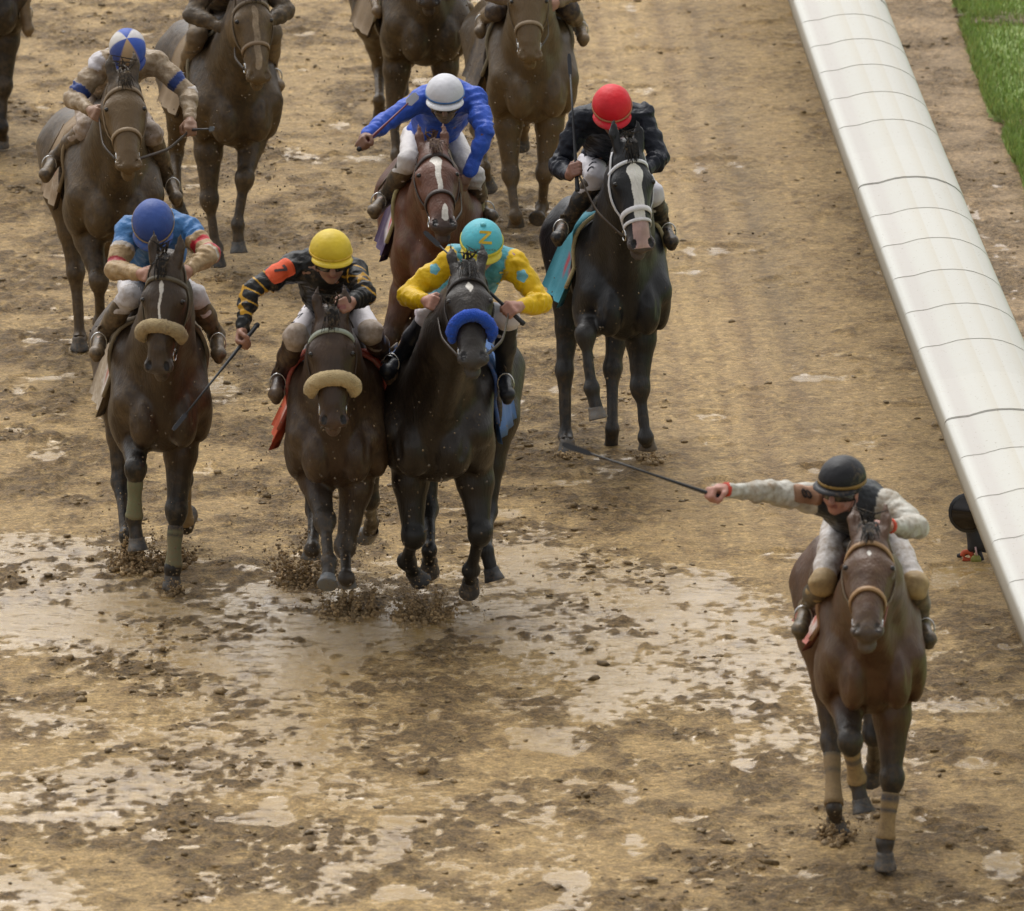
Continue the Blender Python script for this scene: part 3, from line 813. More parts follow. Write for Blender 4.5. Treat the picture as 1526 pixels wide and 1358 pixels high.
    def foreleg(s, spec):
        kx, fx_, tx, sg, flat = spec
        el = T(s * .185 * wid, .02, .90); sh = T(s * .19 * wid, .16, 1.0)
        kn = solve(el, *kx, .43, sg[0]); ft = solve(kn, *fx_, .27, sg[1])
        if flat:
            to = ground(*tx, ); to[2] += .03
            d = to - ft; 
            if np.linalg.norm(d) > .24 or np.linalg.norm(d) < .1: to = ft + nrm(d) * .17
        else: to = solve(ft, *tx, .16, sg[2])
        q = legw; F.cap(sh, el, .12, .105, .05); F.cap(el, lerp(el, kn, .35), .100, .080 * q, .04); F.cap(lerp(el, kn, .35), lerp(el, kn, .9), .078 * q, .046 * q, .03)
        F.ell(kn, (.052 * q, .052 * q, .058 * q), .022); F.cap(lerp(kn, ft, -.05), lerp(kn, ft, .16), .048 * q, .036 * q, .03)
        F.cap(lerp(kn, ft, .1), lerp(kn, ft, .9), .028 * q, .027 * q, .015); F.ell(ft, (.043 * q, .044 * q, .044 * q), .018)
        F.cap(ft, lerp(ft, to, .75), .036, .038, .015)
        J['f%d' % s] = (el, kn, ft, to, flat)
    def hindleg(s, spec):
        kx, fx_, tx, sg, flat = spec
        st = T(s * .215 * wid, -.72, .93)
        hk = solve(st, *kx, .46, sg[0]); ft = solve(hk, *fx_, .36, sg[1])
        if flat:
            to = ground(*tx); to[2] += .03; d = to - ft
            if np.linalg.norm(d) > .24 or np.linalg.norm(d) < .1: to = ft + nrm(d) * .17
        else: to = solve(ft, *tx, .16, -1)
        F.cap(st, lerp(st, hk, .5), .125, .075, .05); F.cap(lerp(st, hk, .5), hk, .072, .047, .03)
        F.ell(hk, (.050, .062, .062), .03); F.cap(hk, lerp(hk, ft, .2), .047, .036, .03)
        F.cap(lerp(hk, ft, .1), lerp(hk, ft, .9), .036, .032, .02); F.ell(ft, (.042, .044, .044), .022)
        F.cap(ft, lerp(ft, to, .75), .037, .038, .015)
        J['h%d' % s] = (st, hk, ft, to, flat)
    foreleg(-1, fl); foreleg(1, fr)
    def dflt(s):
        st = T(s * .2, -.72, .93)
        hk = T(s * .19, -1.12, .62); ft = T(s * .17, -1.45, .42); to = T(s * .17, -1.52, .28)
        F.cap(st, lerp(st, hk, .5), .125, .075, .05); F.cap(lerp(st, hk, .5), hk, .072, .05, .03); F.cap(hk, ft, .04, .033, .03); F.ell(ft, (.042, .044, .044), .02); F.cap(ft, to, .036, .038, .015)
        J['h%d' % s] = (st, hk, ft, to, False)
    hindleg(-1, hl) if hl else dflt(-1)
    hindleg(1, hr) if hr else dflt(1)
    F.cap(T(0, .52, 1.14), T(0, .40, .84), .016, .022, .03, sub=True)
    V, Q = F.mesh(lambda P: .0065 * fbm(P * (10, 10, 6), 3, 3) + .0014 * vnoise(P * 34, 8))
    V0, Q0 = V, Q
    if True:
        def tst(X):
            q = X - P0; a_, b2, c2 = q @ lat / hs, q @ ax / hs, q @ dor / hs
            return (b2 > (.05 if face and 'white' in face else .44)) & (b2 < .56) & (np.abs(a_) < .075) & (c2 > -.075) & (c2 < .1)
        V, Q = refine(V, Q, tst, 2)
    # colour by anatomy
    col = np.tile(np.array(coat, float), (len(V), 1))
    loc = (V - g0) @ R                                       # l, -f, z
    z = loc[:, 2] - dz
    tonev = fbm(V * 4, 2, 12)[:, None]
    legd = np.zeros(len(V)); 
    for kk, (a, b_, c_, d_, _) in J.items():
        d1, t1 = seg_t(V, a, b_); d2, t2 = seg_t(V, b_, c_); d3, t3 = seg_t(V, c_, d_)
        legd = np.maximum(legd, sstep(.13, .07, d1) * sstep(.35 - leg_t, .95, t1)); legd = np.maximum(legd, np.where(np.minimum(d2, d3) < .075, 1, 0))
    col = col * (1 - legd[:, None]) + np.array(legs_dark) * legd[:, None]
    hp = V - P0; hl_, ht, hd = hp @ lat / hs, hp @ ax / hs, hp @ dor / hs
    onhead = (ht > -.05) & (np.abs(hl_) < .16) & (hd > -.28) & (ht < .62) & (hd < .1)
    muz = sstep(.40, .52, ht) * onhead
    nc = np.array(face.get('muzzle', (.065, .050, .040)) if face else (.065, .050, .040))
    col = col * (1 - .8 * muz[:, None]) + nc * .8 * muz[:, None]
    nost = onhead & (ht > .472) & (ht < .528) & (((np.abs(hl_) - .046) / .0150) ** 2 + ((ht - .505 - .35 * (np.abs(hl_) - .046)) / .025) ** 2 < 1) & (hd < .02) & (hd > -.04)
    col[nost] = (.008, .006, .006)
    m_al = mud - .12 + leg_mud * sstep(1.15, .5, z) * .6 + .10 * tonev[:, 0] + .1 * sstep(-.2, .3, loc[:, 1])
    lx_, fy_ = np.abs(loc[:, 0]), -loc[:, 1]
    m_al += dust_highlight * np.exp(-((lx_ - .19) / .085) ** 2 - ((z - 1.13) / .20) ** 2) * sstep(.05, .3, fy_) - .12 * np.exp(-(lx_ / .05) ** 2) * sstep(.2, .4, fy_) * (z < 1.3)  # tan mud dusting that also paints top-lit highlights; breast midline kept darker
    if face:
        segs = face.get('white', [])
        for si, (t0, w0, t1, w1, off) in enumerate(segs):
            ra_ = 1 if si and abs(segs[si - 1][2] - t0) < .01 else 0; rb_ = 1 if si < len(segs) - 1 and abs(segs[si + 1][0] - t1) < .01 else 0
            tt = np.clip((ht - t0) / (t1 - t0), 0, 1)
            w = w0 + (w1 - w0) * tt
            e = (ht >= t0) & (ht <= t1) & (np.abs(hl_ - off - .003 * np.sin(ht * 50)) < w * np.sqrt(np.clip(np.minimum((ht - t0) / .02 + ra_, (t1 - ht) / .02 + rb_), 0, 1)) ) & (hd > -.06) & onhead
            wc = np.array(face.get('wc', (.62, .58, .52)))
            col[e] = wc; m_al[e] -= .25
        if 'pink' in face:
            t0, t1 = face['pink']; e = (ht > t0) & (ht < t1) & (np.abs(hl_) < .045) & (hd > -.07) & onhead & ~nost
            col[e] = (.50, .33, .30); m_al[e] -= .2
        if 'mud' in face: m_al = m_al + face['mud'] * sstep(.02, .15, ht) * onhead
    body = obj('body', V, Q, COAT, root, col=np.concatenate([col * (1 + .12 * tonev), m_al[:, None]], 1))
    bvh = bvh_of(V0, Q0)
    # hooves
    for kk, (a, b_, c_, d_, flat) in J.items():
        v, f = hoof_mesh(c_, d_, flat); obj('hoof', v, f, HOOF, root, col=colr(v, hoofc, .25))
        if kk in (wraps or {}):
            t0, t1, cc, bands = wraps[kk]
            pts = [lerp(b_, c_, t0 + (t1 - t0) * q) for q in np.linspace(0, 1, 14)]
            rr_ = [.041 + .003 * math.sin(q * 9) + (.006 if q > .85 else 0) for q in np.linspace(0, 1, 14)]
            v, f = tube(pts, rr_, 14)
            cv = colr(v, cc, .35)
            for (q0, q1, bc) in bands:
                for i in range(14):
                    if q0 <= i / 13 <= q1: cv[i * 14:(i + 1) * 14, :3] = bc
            obj('leg_bandage', v, f, WRAP, root, col=cv)
    # eyes
    for s in (-1, 1):
        p, nn = cast(bvh, H(s * .3, .185, .03), -lat * s + dor * -.15)
        if p is None: p = H(s * .09, .185, -.02)
        v, f = ico(); obj('eye', p - lat * s * .008 + v * .017, f, EYE, root)
    # mane and forelock
    strands = []
    for i in range(150):
        t = RNG.uniform(0, .93); sgn = 1 if RNG.uniform() < .8 else -1
        b0 = (lerp(cb_, cm_, t * 2) if t < .5 else lerp(cm_, ct_, t * 2 - 1)) + up * .065 * (1 - .3 * t) + side * RNG.normal(0, .015)
        l_ = RNG.uniform(.08, .17); back = -fwd * RNG.uniform(.2, .8)
        p1 = b0 + (up * .12 + back * .7 + side * sgn * .35) * l_ * .5; p2 = p1 + (back * .8 + side * sgn * .35 - up * .8) * l_
        strands.append(ribbon([b0 - up * .03, lerp(b0, p1, .6), p1, p2], [side + up * .2] * 4, [.02, .018, .014, .002], .004))
    for i in range(34):
        s = RNG.normal(0, .014); b0 = H(s, -.03 + RNG.normal(0, .012), .035)
        a1 = RNG.normal(0, .5); l_ = RNG.uniform(.06, .13)
        p1 = b0 + dor * .02 + ax * .03 + lat * a1 * .02 - up * 0; p2 = H(s + a1 * .04, l_ * .9 - .02, .048 - .02 * abs(a1) * .3)
        strands.append(ribbon([b0, lerp(b0, p1, .6) + dor * .006, p1 + dor * .006, p2 + dor * RNG.uniform(0, .02)], [dor] * 4, [.012, .012, .010, .002], .003))
    for i in range(8):
        s = RNG.normal(0, .012); b0 = H(s, -.04, .02); strands.append(ribbon([b0, b0 - ax * RNG.uniform(.02, .06) + dor * .02 + lat * RNG.normal(0, .02), b0 - ax * RNG.uniform(.03, .09) + dor * RNG.uniform(.0, .05) + lat * RNG.normal(0, .05)], [dor] * 3, [.013, .01, .002], .003))
    v, f = join(strands); obj('mane', v, f, HAIR, root, col=colr(v, mane, .18), smooth=False, kind='stuff')
    strands = []
    for i in range(90):
        b0 = T(RNG.normal(0, .02), -1.17, 1.26); sp = RNG.normal(0, .045, 3); l_ = RNG.uniform(.5, .8)
        strands.append(ribbon([b0, b0 - fwd * .08 - up * .03 + side * sp[0] * .2, b0 - fwd * .32 * l_ * 1.4 - up * .12 + side * sp[0] * .7, b0 - fwd * (.55 * l_ + .1) - up * (.45 * l_ + sp[1]) + side * sp[0]], [side] * 4, [.03, .03, .025, .004], .005))
    v, f = join(strands); obj('tail', v, f, HAIR, root, col=colr(v, mane, .25), smooth=False, kind='stuff')
    # ---- bridle fitted to the head
    cen = lambda t: H(0, t, -.07 - .02 * t)
    def ring(t, a0, a1, w, th, m, c, off=.003, n=26, tt=0.0, name='strap', fat=None, md=.0):
        pts, nn = [], []
        for i in range(n + 1):
            a = math.radians(a0 + (a1 - a0) * i / n)
            d = lat * math.sin(a) + dor * math.cos(a); c0_ = cen(t + tt * (1 - math.cos(a)))
            p, q = cast(bvh, c0_ + d * .32, -d, .31)
            if p is None or np.linalg.norm(p - c0_) > .16: p = c0_ + d * .07
            pts.append(p + d * off); nn.append(d)
        if fat:
            pts = np.array(pts); pts = np.concatenate([pts[:1], (pts[:-2] + pts[1:-1] + pts[2:]) / 3, pts[-1:]])
            rs = [fat * min(1, .45 + 4.5 * min(i, n - i) / n) for i in range(n + 1)]
            v, f = tube(catmull(pts + np.array(nn) * fat * .75, 3), np.interp(np.linspace(0, n, 3 * n + 1), np.arange(n + 1), rs), 22)
            v = v + (np.array([fbm(v * 60, 2, 7)]).T * .005)
        else: v, f = ribbon(pts, nn, w, th)
        return obj(name, v, f, m, root, col=colr(v, c, md))
    bc = bridle
    if nose[1] > 0:
        ring(.075, -88, 88, .024 if cheek is None else .02, .006, LEATHER, bc if not face or 'brow' not in face else face['brow'], name='browband', md=.0, tt=.045)
        if noseband and noseband.get('fleece'):
            ring(.315, -88, 88, 0, 0, FLEECE, noseband['fleece'], name='noseband', fat=noseband.get('fat', .038), off=.004, n=34, tt=.062, md=noseband.get('mud', 0))
        elif noseband:
            ring(.325, -150, 150, noseband.get('w', .024), .007, LEATHER, noseband['c'], name='noseband', tt=.05)
            if noseband.get('double'): ring(.385, -150, 150, .018, .006, LEATHER, noseband['c'], name='noseband', tt=.03)
        cc = cheek or bc
        for s in (-1, 1):
            pts, nn = [], []
            for q in np.linspace(0, 1, 14):
                t = .0 + .44 * q; lead = -.045 - .035 * q
                d = lat * s
                p, nq = cast(bvh, H(s * .3, t, lead), -d, .29)
                if p is None: p = H(s * .07, t, lead)
                pts.append(p + d * .003); nn.append(d)
            v, f = ribbon(pts, nn, .017 if cheek is None else .024, .005); obj('cheek_strap', v, f, LEATHER, root, col=colr(v, cc, .05))
            c0_ = pts[-1] + lat * s * .008
            v, f = tube([c0_ + ax * math.cos(a) * .03 + dor * math.sin(a) * .03 for a in np.linspace(0, 2 * math.pi, 17)[:-1]], .0045, 8, closed=True)
            obj('bit_ring', v, f, STEEL, root)
            J['bit%d' % s] = c0_ + dor * -.02
    for s in (-1, 1): J.setdefault('bit%d' % s, H(s * .06, .44, -.08))
    J.update(P0=P0, N0=N0, T=T, H=H, fwd=fwd, side=side, up=up, g0=g0, R=R, bvh=bvh, root=root, key=key, ax=ax, lat=lat, dor=dor)
    # ---- saddle cloth, saddle, girth
    sc = cloth or {'c': (.3, .3, .3)}
    nF, nA = 12, 30; pts = np.zeros((nF, nA, 3)); 
    for i in range(nF):
        f_ = .02 - .62 * i / (nF - 1)
        for j in range(nA):
            deg_ = -104 + 208 * j / (nA - 1); a = math.radians(max(-74, min(74, deg_))); o = T(0, f_, 1.12)
            d = side * math.sin(a) + up * math.cos(a)
            p, q = cast(bvh, o + d * .9, -d, .9)
            if p is None: p = o + d * .3
            q_ = max(0, (abs(deg_) - 74) / 30)                 # the free hanging part below the ribs
            pts[i, j] = p + d * .012 - up * q_ * sc.get('drop', .26) + side * math.copysign(1, a) * (q_ * (sc.get('flare', .08) if a < 0 else .03) + .010 * q_ * math.sin(i * 1.7 + 1)) - fwd * .05 * q_
    V1 = pts.reshape(-1, 3); V2 = V1.copy(); cen_ = T(0, -.3, 1.12)
    V2 -= (V1 - cen_) / np.linalg.norm(V1 - cen_, axis=1)[:, None] * .008
    Fc = [(i * nA + j, (i + 1) * nA + j, (i + 1) * nA + j + 1, i * nA + j + 1) for i in range(nF - 1) for j in range(nA - 1)]
    n0 = nF * nA; Fc2 = [(a + n0, d_ + n0, c_ + n0, b_ + n0) for a, b_, c_, d_ in Fc]
    rim = [i * nA for i in range(nF)], [i * nA + nA - 1 for i in range(nF)], list(range(nA)), [(nF - 1) * nA + j for j in range(nA)]
    Fr = [(r_[i], r_[i + 1], r_[i + 1] + n0, r_[i] + n0) for r_ in rim for i in range(len(r_) - 1)]
    VV = np.concatenate([V1, V2]); cv = colr(VV, sc['c'], sc.get('mud', .15))
    if 'edge' in sc:
        for i in range(nF):
            for j in range(nA):
                if i < 1 : cv[[i * nA + j, n0 + i * nA + j], :3] = sc['edge']
    if 'num' in sc:                                          # pale number patch with a red mark
        for i in range(nF):
            for j in range(nA):
                a = abs(-104 + 208 * j / (nA - 1))
                if 66 < a < 90 and 2 <= i <= 6: cv[i * nA + j, :3] = sc['num'][1] if 72 < a < 86 and i in (3, 5) else sc['num'][0]
    obj('saddle_cloth', VV, Fc + Fc2 + Fr, CLOTH, root, col=cv)
    if True:                                                 # rolled pad edge in front of the cloth
        pp = [pts[0, j] + fwd * .02 for j in range(2, nA - 2)]
        v, f = tube(pp, .012, 8); obj('saddle_pad', v, f, CLOTH, root, col=colr(v, sc.get('pad', (.25, .22, .15)), .25))
        gp_ = []
        for j in range(40):
            a = 2 * math.pi * j / 40; d = side * math.sin(a) + up * math.cos(a); o = T(0, -.16, 1.12)
            p, q = cast(bvh, o + d * .9, -d, .9)
            gp_.append((p if p is not None else o + d * .3) + d * .015)
        v, f = tube(gp_, .02, 6, closed=True); obj('girth', v, f, LEATHER, root, col=colr(v, sc.get('girth', (.04, .03, .025)), .2))
    FS = Field(.014)
    FS.cap(T(0, .0, 1.56), T(0, -.42, 1.53), .05, .06, .04, side, 1.8); FS.cap(T(0, -.05, 1.585), T(0, .04, 1.60), .03, .03, .03); FS.cap(T(-.12, -.4, 1.55), T(.12, -.4, 1.55), .03, .03, .03)
    for s in (-1, 1): FS.cap(T(s * .1, -.12, 1.54), T(s * .27 * wid, -.08, 1.32), .035, .03, .03, fwd, 1.8)
    v, q = FS.mesh(); obj('saddle', v, q, LEATHER, root, col=colr(v, (.03, .022, .018), .2))
    HORSES[key] = J
    return J
# ================================================================== jockeys
def rows_of(lat, up_, f): return np.array([lat, up_, f])
def fist(F, wr, kd, pn, sd_, s=1.0, k=.006):
    """closed hand: wrist, knuckle direction, palm normal, thumb side; palm, four bent fingers, thumb"""
    kd, pn = nrm(kd), nrm(pn); sd_ = nrm(sd_)
    F.cap(wr, wr + kd * .04 * s, .025 * s, .029 * s, .015); 
    for i, (o, L) in enumerate(((.030, .043), (.010, .047), (-.011, .044), (-.030, .036))):
        b = wr + kd * .082 * s + sd_ * o * s
        F.cap(wr + kd * .03 * s + sd_ * o * .8 * s, b, .015 * s, .0125 * s, .008)
        p1 = b + nrm(kd * .35 + pn * .9) * L * s * .95; p2 = p1 + nrm(-kd * .75 + pn * .55) * L * s * .62; p3 = p2 + nrm(-kd * .9 - pn * .5) * L * s * .5
        F.cap(b, p1, .0118 * s, .0108 * s, .003); F.cap(p1, p2, .0108 * s, .0100 * s, .003); F.cap(p2, p3, .010 * s, .0085 * s, .003)
    t0 = wr + kd * .022 * s + sd_ * .028 * s + pn * .008; t1 = t0 + nrm(kd * .8 + sd_ * .7 + pn * .5) * .038 * s; t2 = t1 + nrm(kd * .6 - sd_ * .1 + pn * .9) * .032 * s; t3 = t2 + nrm(kd * .2 - sd_ * .7 + pn * .7) * .024 * s
    F.cap(t0, t1, .0155 * s, .0135 * s, .006); F.cap(t1, t2, .0130 * s, .0115 * s, .003); F.cap(t2, t3, .0115 * s, .009 * s, .003)

def stroke_decal(bvh, c, right, upd, d, strokes, w, off, mtl, parent, name='number', colour=None):
    """lettering as thin raised strips laid on a curved surface; strokes in metres in the (right, up) plane"""
    parts = []
    for st in strokes:
        P = []
        for i in range(len(st) - 1):
            a, b = np.array(st[i], float), np.array(st[i + 1], float); m = max(2, int(np.linalg.norm(b - a) / .006))
            P += [a + (b - a) * q / m for q in range(m + (i == len(st) - 2))]
        pts, nn = [], []
        for q in P:
            o = c + right * q[0] + upd * q[1]
            p, nq = cast(bvh, o + d * .3, -d, .6)
            if p is None: continue
            pts.append(p + d * off); nn.append(d)
        if len(pts) > 1: parts.append(ribbon(pts, nn, w, .002))
    if parts:
        v, f = join(parts); obj(name, v, f, mtl, parent, col=None if colour is None else colr(v, colour), smooth=False)
def patch(bvh, c, right, upd, d, poly_w, poly_h, off, mtl, parent, col, name, rag=.0, nx=9, ny=7, mud=.3):
    V = np.zeros((nx, ny, 3))
    for i in range(nx):
        for j in range(ny):
            a, b = i / (nx - 1) * 2 - 1, j / (ny - 1) * 2 - 1
            q = a * poly_w / 2 * (1 - .10 * b * b), b * poly_h / 2 * (1 - .10 * a * a)
            o = c + right * q[0] + upd * q[1]
            p, _ = cast(bvh, o + d * .3, -d, .5)
            V[i, j] = (p if p is not None and np.linalg.norm(p - c) < max(poly_w, poly_h) else o) + d * off
    V1 = V.reshape(-1, 3); V2 = V1 - d * .003; n0 = len(V1)
    Fc = [(i * ny + j, (i + 1) * ny + j, (i + 1) * ny + j + 1, i * ny + j + 1) for i in range(nx - 1) for j in range(ny - 1)]
    rim = [i * ny for i in range(nx)], [i * ny + ny - 1 for i in range(nx)], list(range(ny)), [(nx - 1) * ny + j for j in range(ny)]
    Fr = [(r_[i], r_[i + 1], r_[i + 1] + n0, r_[i] + n0) for r_ in rim for i in range(len(r_) - 1)]
    VV = np.concatenate([V1, V2]); return obj(name, VV, Fc + [(a + n0, d_ + n0, c_ + n0, b_ + n0) for a, b_, c_, d_ in Fc] + Fr, mtl, parent, col=colr(VV, col, mud))

def armband(R, arm, t0, d, w, h, strokes, sw, base, ink, rot=0.0, low=False):
    """number cloth wrapped round the upper sleeve, centred at t0 between shoulder and elbow, facing d"""
    a, e, wr = R['A'][arm]; ax = nrm(e - a); c = lerp(a, e, t0); d = nrm(d - ax * (d @ ax)); s_ = np.cross(ax, d)
    if s_[2] < 0: s_ = -s_
    def M(u, v, off):
        al = v / .085; dr = d * math.cos(al) + s_ * math.sin(al); o = c + ax * u
        p, _ = cast(R['jb'], o + dr * .25, -dr, .24)
        if p is None or not (.03 < np.linalg.norm(p - o) < .13): p = o + dr * .08
        return p + dr * off, dr
    nx, ny = 11, 9
    P1 = []; P2 = []
    for i in range(nx):
        for j in range(ny):
            x, y = i / (nx - 1) * 2 - 1, j / (ny - 1) * 2 - 1
            u, v = x * w / 2 * (1 - .12 * y ** 4), y * h / 2 * (1 - .14 * x ** 4)
            P1.append(M(u, v, .006)[0]); P2.append(M(u, v, .001)[0])
    n0 = len(P1); Fc = [(i * ny + j, (i + 1) * ny + j, (i + 1) * ny + j + 1, i * ny + j + 1) for i in range(nx - 1) for j in range(ny - 1)]
    rim = [i * ny for i in range(nx)], [i * ny + ny - 1 for i in range(nx)], list(range(ny)), [(nx - 1) * ny + j for j in range(ny)]
    Fr = [(r_[i], r_[i + 1], r_[i + 1] + n0, r_[i] + n0) for r_ in rim for i in range(len(r_) - 1)]
    VV = np.array(P1 + P2); ab = obj('armband', VV, Fc + [(p + n0, q + n0, r + n0, s + n0) for p, s, r, q in Fc] + Fr, CLOTH, R['root'], col=colr(VV, base, .02))
    cr, sr = math.cos(rot), math.sin(rot); parts = []
    for st in strokes:
        pts, nn = [], []
        for i in range(len(st) - 1):
            p, q = np.array(st[i], float), np.array(st[i + 1], float); m = max(2, int(np.linalg.norm(q - p) / .006))
            for k_ in range(m + (i == len(st) - 2)):
                z = p + (q - p) * k_ / m; pt, dr = M(z[0] * ax[0] + z[1] * ax[2], z[0] * s_[0] + z[1] * s_[2], .0095); pts.append(pt); nn.append(dr)
        parts.append(ribbon(pts, nn, sw, .002))
    v, f = join(parts); obj('number', v, f, CLOTH, ab, col=colr(v, ink), smooth=False)
RIDERS = {}
def rider(key, hk, label, helm, sh, arms, knees, feet, silk, cap, band=None, head_yaw=0, head_pitch=38, head_f=.42, sh_f=.22, knee_f=.16, hip=(.0, -.34, 1.60), breech=(.62, .60, .60), boot=(.03, .028, .026),
          ops=(), cap_ops=None, hand_s=1.0, mudj=.2, mudb=.25, mud_boot=.45, goggles=(.03, .03, .035), roll=0, brow_peak=True, knee_pad=None, vox=.0080, skin=(.34, .17, .11), collar=None, reins=True, wrist=None, hr_=(.110, .127, .106), button=None, bootlen=.38, mask=None, skirt=None):
    J = HORSES[hk]; T, fwd, side, up = J['T'], J['fwd'], J['side'], J['up']; g0 = J['g0']
    YF = lambda f: (g0 + fwd * f)[1]
    hc = at(helm[0], helm[1], YF(head_f))                        # helmet centre
    root = thing('person', tuple(T(0, -.36, 1.0)), math.radians(0), label, 'person', 'jockeys riding in the race')
    shL, shR = at(*sh[0], YF(sh_f)), at(*sh[1], YF(sh_f))
    ch = (shL + shR) / 2 
    pel = T(*hip)
    # arms: (elbow px, wrist px, signs)
    A = []
    for s, S0, (ex, wx, sg) in ((-1, shL, arms[0][:3]), (1, shR, arms[1][:3])):
        el = solve(S0, *ex, .275, sg[0]); wr = solve(el, *wx, .245, sg[1]); A.append((S0, el, wr))
    # head frame
    yw, pt = math.radians(head_yaw), math.radians(head_pitch)
    face = nrm([math.sin(yw) * math.cos(pt), -math.cos(yw) * math.cos(pt), -math.sin(pt)])
    hl = nrm(np.cross(face, up)) * -1                              # picture-right when facing the camera
    hl = -nrm(np.cross(up, face)) if False else nrm(np.cross(up, face)) * 1
    if hl[0] < 0: hl = -hl
    hu = nrm(np.cross(hl, face)); 
    if hu[2] < 0: hu = -hu
    if roll:
        r_ = math.radians(roll); hl, hu = hl * math.cos(r_) + hu * math.sin(r_), hu * math.cos(r_) - hl * math.sin(r_)
    HR = np.array([hl, face, hu])
    hd = hc - hu * .052
    K = []
    for s, kp in ((-1, knees[0]), (1, knees[1])):
        K.append(at(kp[0], kp[1], YF(knee_f)))
    FT = []
    for i, s in ((0, -1), (1, 1)):
        an = solve(K[i], *feet[i][0], bootlen, -1); to = solve(an, *feet[i][1], .20, 1); FT.append((an, to))
    hips = [pel + side * -.10, pel + side * .10]
    neck0 = ch + fwd * .02 + up * .03
    def body_prims(F, g=0.0):
        F.ell(pel, (.165 + g, .15 + g, .14 + g), .06); F.cap(pel, lerp(pel, ch, .5) + up * .03, .125 + g, .13 + g, .06, side, 1.15)
        F.cap(lerp(pel, ch, .5) + up * .03, ch - fwd * .03, .13 + g, .125 + g, .06, side, 1.2)
        F.cap(shL, shR, .075 + g, .075 + g, .05)
    def arm_prims(F, g=0.0, to=1.0, puff=0.0):
        for (a, e, w) in A:
            F.cap(a, e, .058 + g + puff, .044 + g + puff, .035); F.cap(e, lerp(e, w, to), .043 + g + puff, .029 + g + puff * .8, .02)
    # continuous body
    F = Field(vox)
    body_prims(F, -.012); arm_prims(F, -.004)
    for i in (0, 1):
        F.cap(hips[i], K[i], .066, .044, .03); F.cap(K[i], FT[i][0], .042, .032, .03); F.cap(FT[i][0], FT[i][1], .034, .03, .02)
    F.cap(neck0 - up * .02, hd - face * .03 - hu * .05, .058, .052, .03)
    F.ell(hd, (.074, .095, .095), .02, HR)
    F.ell(hd + face * .028 - hu * .065, (.055, .062, .052), .03, HR); F.ell(hd + face * .072 - hu * .095, (.026, .020, .018), .02, HR)      # jaw, chin
    F.cap(hd + face * .088 - hu * .0, hd + face * .108 - hu * .040, .011, .016, .012)                                                    # nose
    F.ell(hd + face * .085 - hu * .067, (.027, .014, .010), .006, HR); F.ell(hd + face * .084 - hu * .058, (.030, .012, .006), .004, HR)
    F.ell(hd + face * .100 - hu * .0625, (.022, .010, .0022), .002, HR, sub=True)
    for s in (-1, 1):
        F.ell(hd + hl * s * .035 + face * .088 - hu * .012, (.017, .012, .011), .008, HR, sub=True); F.ell(hd + hl * s * .034 + face * .078 - hu * .013, (.012, .012, .010), .003, HR)
        F.ell(hd + hl * s * .036 + face * .072 - hu * .042, (.022, .018, .02), .015, HR)
        F.ell(hd + hl * s * .076 - hu * .02, (.010, .022, .032), .006, HR)
    hands = []
    for i, (a, e, w) in enumerate(A):
        kd = nrm(w - e); s = -1 if i == 0 else 1
        spec = arms[i][3] if len(arms[i]) > 3 else {}
        kd = nrm(kd + np.array(spec.get('k', (0, 0, 0)), float)); pn = np.array(spec.get('p', (-s * .7, .3, -.4)), float); pn = nrm(pn - kd * (pn @ kd)); sdv = nrm(np.cross(kd, pn)); 
        if sdv[2] < 0: sdv = -sdv
        if spec.get('flip'): sdv = -sdv
        fist(F, w, kd, pn, sdv, hand_s); hands.append((w, kd, pn, sdv))
    V, Q = F.mesh()
    dj = np.linalg.norm(V - hd, axis=1)
    c = colr(V, skin, .12 + .1 * (dj < .2)); 
    lip = (np.abs((V - hd) @ hl) < .026) & (np.abs((V - hd) @ hu + .062) < .010) & ((V - hd) @ face > .078); c[lip, :3] = (.24, .08, .07)
    br = (np.abs(np.abs((V - hd) @ hl) - .034) < .02) & (np.abs((V - hd) @ hu - .006) < .005) & ((V - hd) @ face > .07); c[br, :3] = (.03, .02, .015)
    if mask: 
        mk = ((V - hd) @ hu < -.035) & (dj < .16) & ((V - hd) @ face > .0); c[mk, :3] = mask
    obj('body', V, Q, SKIN, root, col=c)
    # ---- jacket
    F = Field(vox + .0005)
    body_prims(F, .0); arm_prims(F, .004, .93, .008)
    for (a, e, w) in A:
        F.ell(lerp(a, e, .5), (.062, .062, .062), .03); F.ell(lerp(e, w, .3), (.055, .055, .055), .03)
        q = lerp(e, w, .90); F.cap(q, lerp(e, w, .965), .036, .033, .008)
    F.cap(neck0, lerp(neck0, hd, .35), .066, .062, .02)
    def wr_(P):
        d = np.zeros(len(P))
        for (a, e, w) in A:
            for (p, q, rot) in ((a, e, 0), (e, w, 1)):
                dd, t = seg_t(P, p, q); L_ = np.linalg.norm(q - p)
                d += np.where(dd < .12, .0062 * np.sin(t * L_ * 105 + 7 * vnoise(P * 9, 5)) * np.clip(.25 + vnoise(P * 7, 6), 0, 1), 0)
        return d + .014 * fbm(P * 12, 3, 15) + .012 * np.abs(fbm(P * (17, 17, 30), 2, 35))
    V, Q = F.mesh(wr_)
    jb = bvh_of(V, Q)
    spots = [(at(op[1], op[2], YF(op[3])), op[4]) for op in ops if op[0] == 'ball' and op[4] < .045]
    if spots: V, Q = refine(V, Q, lambda X: np.any([(np.hypot((X - p)[:, 0], (X - p)[:, 2]) < r * 1.5) for p, r in spots], axis=0), 2)
    if any(op[0] == 'web' for op in ops): V, Q = refine(V, Q, lambda X: np.any([seg_t(X, a, b)[0] < .11 for (a, e, w) in A for a, b in ((a, e), (e, w))], axis=0), 1)
    cj = colr(V, silk, mudj)
